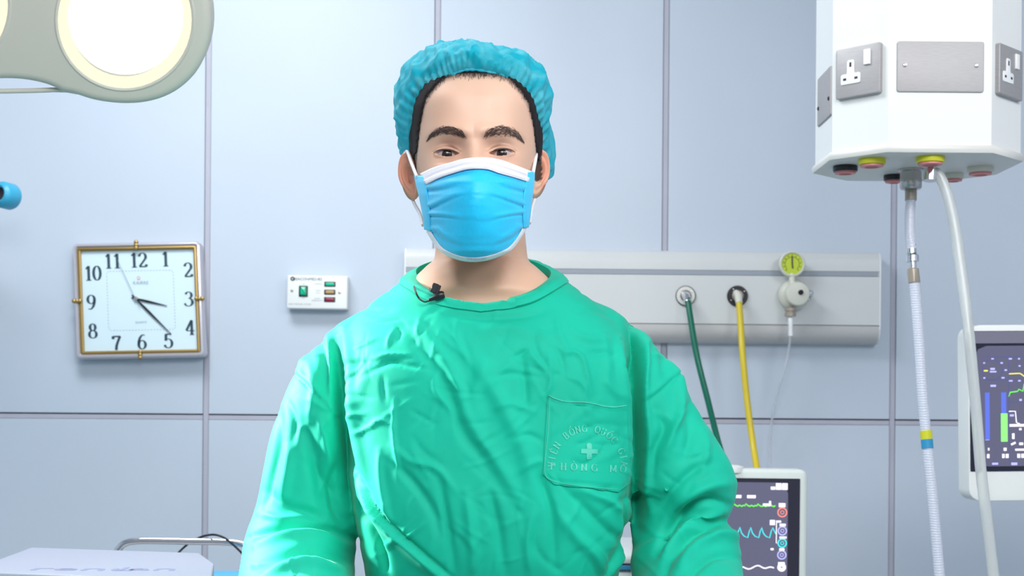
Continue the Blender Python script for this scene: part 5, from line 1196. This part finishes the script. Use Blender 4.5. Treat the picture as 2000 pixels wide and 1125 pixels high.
for j in range(NVm + 1):
    v = j / NVm; r = []
    for i in range(NW):
        x = B_2[i][0] * (1 - v) + C_[i][0] * v; y = B_2[i][1] * (1 - v) + C_[i][1] * v
        bulge = math.sin(PI * v); uu = i / (NW - 1) * 2 - 1
        sx_ = -6 * bulge * (uu) * 0; r.append(mpt(x + sx_, y, pleat(x, y) + .0018 * bulge + .0006 * nse(x * .05, y * .05)))
    rings.append(r)
sheet(bm, rings, .0012)
mk = pobj('face_mask', bm, 'maskblue', pe, angle=0)
def strip(name, r0, r1, off, mtl, n=8, kids=None, crown=.0006):
    bm = B(); rings = []
    for j in range(n + 1):
        v = j / n; rings.append([mpt(a[0] * (1 - v) + b_[0] * v, a[1] * (1 - v) + b_[1] * v, off + crown * math.sin(PI * v)) for a, b_ in zip(r0, r1)])
    sheet(bm, rings, .0010); return pobj(name, bm, mtl, mk, angle=0)
bandk = lambda r0, r1, t: [(a[0] * (1 - t) + b_[0] * t, a[1] * (1 - t) + b_[1] * t) for a, b_ in zip(r0, r1)]
strip('top_binding', A_, [(x, y + .8) for x, y in B_2], .0024, 'maskwhite')
strip('top_fold', bandk(A_, B_2, .62), bandk(A_, B_2, 1.06), .0036, 'maskwhite', 4, crown=.0003)
strip('lower_binding', C_, D_, .0012, 'maskwhite')
M['emboss'] = nz(mat('embossed_dash', (.42, .42, .58), .6), 20, .05)
for t_, nm in ((.45, 'stitch_line'), (.90, 'stitch_line'), (1.22, 'stitch_line')):
    bm = B(); ln2 = bandk(A_, B_2, t_)
    for i in range(2, NW - 3):
        for f0 in (0, .5):
            a = np.array(ln2[i]) + (np.array(ln2[i + 1]) - np.array(ln2[i])) * f0; b_ = np.array(ln2[i]) + (np.array(ln2[i + 1]) - np.array(ln2[i])) * (f0 + .27)
            o = .0052 if t_ < 1 else .0034
            q = [mpt(a[0], a[1] - .45, o), mpt(b_[0], b_[1] - .45, o), mpt(b_[0], b_[1] + .45, o), mpt(a[0], a[1] + .45, o)]; bm.faces.new([bm.verts.new(v) for v in q])
    pobj(nm, bm, 'emboss' if t_ < 1 else 'blue', mk, smooth=False, kind='stuff')
def sidestrip(px_in, px_out):
    l0, l1 = spline(px_out, 6), spline(px_in, 6); strip('side_binding', l0, l1, .0026, 'maskblue', 6, crown=.0012)
sidestrip([(829, 344), (832, 362), (836, 385), (839, 410), (840, 430), (841, 452)], [(808, 342), (812, 360), (818, 385), (823, 410), (826, 430), (828, 448)])
sidestrip([(1030, 337), (1027, 355), (1023, 380), (1022, 405), (1021, 425), (1022, 446)], [(1045, 334), (1044, 355), (1041, 380), (1038, 405), (1036, 425), (1033, 444)])
for x0, y0, x1, y1, in ((824, 449, 834, 455), (1022, 440, 1030, 444)): pass
def loop(pts): bm = B(); tube(bm, spline([tuple(U(a, b_, y)) for a, b_, y in pts], 7), .0021, 10); pobj('ear_loop', bm, 'maskwhite', mk)
loop([(814, 345, 1.668), (808, 330, 1.680), (802, 314, 1.694), (798, 302, 1.712), (794, 296, 1.735), (788, 310, 1.752), (790, 350, 1.765), (808, 395, 1.740), (820, 418, 1.712), (826, 440, 1.690)])
loop([(1041, 338, 1.668), (1044, 322, 1.682), (1046.5, 308, 1.698), (1048, 298, 1.715), (1053, 291, 1.735), (1060, 305, 1.752), (1058, 345, 1.765), (1044, 390, 1.740), (1038, 412, 1.712), (1034, 436, 1.690)])
bm = textbm('LABORATORY', .0042, Matrix.Identity(4), .0)
for v in bm.verts:
    u = v.co.x / .0195; xx = 931 + u * 28; yy = 506.6 - 5.2 * u * u - v.co.y / .0042 * 5.0; v.co = mpt(xx, yy + .5, .0032)
pobj('mask_lettering', bm, 'emboss', mk, smooth=False)

# ------------------------------------------------------------------ bouffant cap
cm = mat('aqua_nonwoven', (.03, .60, .72), .7, sheen=.08, spec=.3); M['cap'] = cm; nt = cm.node_tree; b = nt.nodes['Principled BSDF']
tc = nt.nodes.new('ShaderNodeTexCoord'); mp = nt.nodes.new('ShaderNodeMapping'); mp.inputs['Scale'].default_value = (1, 1, 1)
nn_ = nt.nodes.new('ShaderNodeTexNoise'); nn_.inputs['Scale'].default_value = 16; nn_.inputs['Detail'].default_value = 5; nn_.inputs['Distortion'].default_value = 2.5
rp_ = nt.nodes.new('ShaderNodeValToRGB'); rp_.color_ramp.elements[0].position = .42; rp_.color_ramp.elements[0].color = (.0, .52, .68, 1); rp_.color_ramp.elements[1].position = .66; rp_.color_ramp.elements[1].color = (.13, .68, .80, 1)
nt.links.new(tc.outputs['Object'], nn_.inputs['Vector']); nt.links.new(nn_.outputs[0], rp_.inputs[0]); nt.links.new(rp_.outputs[0], b.inputs['Base Color'])
n3 = nt.nodes.new('ShaderNodeTexVoronoi'); n3.feature = 'DISTANCE_TO_EDGE'; n3.inputs['Scale'].default_value = 42; bp = nt.nodes.new('ShaderNodeBump'); bp.inputs['Strength'].default_value = .55; bp.inputs['Distance'].default_value = .003
nt.links.new(tc.outputs['Object'], n3.inputs['Vector']); nt.links.new(n3.outputs[0], bp.inputs['Height']); nt.links.new(bp.outputs[0], b.inputs['Normal'])
tr_ = nt.nodes.new('ShaderNodeBsdfTranslucent'); tr_.inputs[0].default_value = (.10, .75, .85, 1); tp_ = nt.nodes.new('ShaderNodeBsdfTransparent'); tp_.inputs[0].default_value = (.45, .9, 1, 1)
m1 = nt.nodes.new('ShaderNodeMixShader'); m1.inputs[0].default_value = .35; m2 = nt.nodes.new('ShaderNodeMixShader'); m2.inputs[0].default_value = .16
out_n = nt.nodes['Material Output']; nt.links.new(b.outputs[0], m1.inputs[1]); nt.links.new(tr_.outputs[0], m1.inputs[2]); nt.links.new(m1.outputs[0], m2.inputs[1]); nt.links.new(tp_.outputs[0], m2.inputs[2]); nt.links.new(m2.outputs[0], out_n.inputs[0])
def u3(px, py, Y): return tuple(U(px, py, Y))
ED = [u3(918, 136, 1.652), u3(952, 140, 1.653), u3(991, 152, 1.660), u3(1015, 176, 1.668), u3(1037, 203, 1.684), u3(1050, 243, 1.708), u3(1054, 285, 1.740), (.036, 1.79, 1.562), (.012, 1.835, 1.552), (-.044, 1.852, 1.548), (-.098, 1.835, 1.552), (-.124, 1.79, 1.562), u3(801, 285, 1.740), u3(803, 246, 1.708), u3(822, 206, 1.682), u3(843, 178, 1.666), u3(867, 157, 1.658), u3(893, 142, 1.654)]
OB = [(-.048, 1.628, 1.690), u3(975, 108, 1.640), u3(1010, 118, 1.652), u3(1050, 132, 1.672), u3(1082, 165, 1.700), u3(1093, 215, 1.735), u3(1080, 272, 1.765), (.064, 1.82, 1.578), (.02, 1.868, 1.560), (-.046, 1.890, 1.555), (-.112, 1.868, 1.560), (-.152, 1.82, 1.580), u3(760, 275, 1.765), u3(753, 225, 1.735), u3(768, 172, 1.705), u3(808, 128, 1.675), u3(850, 108, 1.650), u3(880, 106, 1.638)]
TP = [u3(915, 80, 1.690), u3(952, 84, 1.695), u3(985, 92, 1.700), u3(1020, 102, 1.710), u3(1046, 124, 1.730), u3(1055, 135, 1.750), u3(1050, 130, 1.775), (.020, 1.81, 1.680), (-.01, 1.835, 1.685), (-.046, 1.845, 1.685), (-.085, 1.835, 1.685), (-.118, 1.81, 1.680), u3(800, 132, 1.775), u3(788, 140, 1.750), u3(800, 120, 1.730), u3(832, 96, 1.710), u3(860, 82, 1.700), u3(888, 77, 1.693)]
NA = 288
def loopi(Lp): s_ = spline([Lp[-1]] + Lp + [Lp[0], Lp[1]], NA // 18); n_ = NA // 18; return np.array(s_[n_:n_ + NA])
E3, O3, T3 = loopi(ED), loopi(OB), loopi(TP); crown = np.array((-.049, 1.765, 1.716))
bm = B(); rings = []; NS = 64
random.seed(5); ph = [random.uniform(0, 6.28) for _ in range(12)]
for j in range(NS + 1):
    s_ = j / NS; r = []
    for i in range(NA):
        a = 2 * PI * i / NA
        P4 = [E3[i], O3[i], T3[i], crown]
        if s_ < .45: t = s_ / .45; p = E3[i] * (1 - t) ** 2 + 2 * t * (1 - t) * (O3[i] * 1.35 - .175 * E3[i] - .175 * T3[i]) + T3[i] * t * t
        else:
            t = (s_ - .45) / .55; mid_ = T3[i] * .45 + crown * .55 + np.array((0, 0, .004)); p = T3[i] * (1 - t) ** 2 + 2 * t * (1 - t) * mid_ + crown * t * t
        cxx = np.array((-.048, 1.755, 1.62)); n = (p - cxx); n /= np.linalg.norm(n)
        ed_ = math.exp(-(s_ / .16) ** 2); md_ = math.exp(-((s_ - .33) / .22) ** 2)
        ruf = .0030 * math.sin(52 * a + ph[0] + 1.5 * math.sin(3 * a)) * ed_ + .0010 * math.sin(23 * a + ph[1] + 2.2 * math.sin(2 * a + s_ * 4)) * md_ - .0045 * math.exp(-((s_ - .17 - .03 * math.sin(3 * a + 1)) / .05) ** 2) * (.6 + .4 * math.sin(5 * a))
        rid = 1 - abs(nse(a * 2.6 + 40 + s_ * 3, s_ * 5, 2)) * 2.6; rid2 = 1 - abs(nse(a * 6 + 9, s_ * 9 + 4 + a, 5)) * 2.6
        ruf += (.0042 * rid + .0024 * rid2) * (.35 + .65 * math.sin(PI * min(1, s_ * 1.3))) - .003
        ruf *= min(1, .25 + s_ * 6); fall = 1 - max(0, (s_ - .9) / .1)
        r.append(Vector(p + n * ruf * fall))
    rings.append(r)
ringgrid(bm, rings[:-1], True, False)
top_ = bm.verts.new(rings[-1][0]); bm.verts.ensure_lookup_table(); lastv = bm.verts[(NS - 1) * NA:NS * NA]
for i in range(NA): bm.faces.new((lastv[i], lastv[(i + 1) % NA], top_))
cap = pobj('bouffant_cap', bm, 'cap', pe, angle=0)
bm = B(); q = [Vector(E3[i]) for i in range(0, NA, 3)] + [Vector(E3[0])]; tube(bm, q, [.0016 + .0007 * math.sin(i * 2.2) for i in range(len(q))], 8, False); pobj('elastic_edge', bm, 'cap', cap, angle=0)

# ------------------------------------------------------------------ clip-on microphone
mc0 = drape(852, 588, .004)
mc = thing('lavalier_microphone', 'tiny black clip-on microphone fixed to the gown neckline', 'microphone', mc0)
def ml(px, py, y=None): return (U(px, py, (mc0.y - .004) if y is None else y)) - mc0
bm = B(); tube(bm, [ml(848, 583), ml(852, 581), ml(858, 578), ml(864, 576), ml(868, 575)], [.0030, .0042, .0050, .0050, .0036], 16); obj('capsule', bm, 'black', mc)
bm = B(); tube(bm, [ml(838, 586), ml(846, 583), ml(854, 580)], [.0018, .0026, .0030], 12); obj('strain_relief', bm, 'black', mc)
bm = B(); R_ = Matrix.Rotation(math.radians(20), 3, 'Y'); box(bm, ml(849, 563), (.0075, .006, .0115), .0008, 1, R_); obj('clip_jaw', bm, 'black', mc)
bm = B(); box(bm, ml(856, 566), (.0035, .006, .011), .0006, 1, R_); obj('clip_lever', bm, 'black', mc)
bm = B(); tube(bm, [ml(846 - 5 + 3.2 * math.cos(a), 566 - 3.2 * math.sin(a)) for a in np.linspace(.2, 5.6, 14)] + [ml(847, 574), ml(849, 580)], .0005, 6); obj('clip_spring', bm, 'nickel', mc)
bm = B(); tube(bm, spline([tuple(p) for p in (ml(842, 585), ml(836, 588), ml(828, 589), ml(818, 582), ml(812, 570), ml(808, 555, 1.705), ml(812, 542, 1.738), ml(818, 536, 1.757))], 7), .0011, 8); obj('cable', bm, mat('mic_cable', (.05, .025, .03), .4), mc)
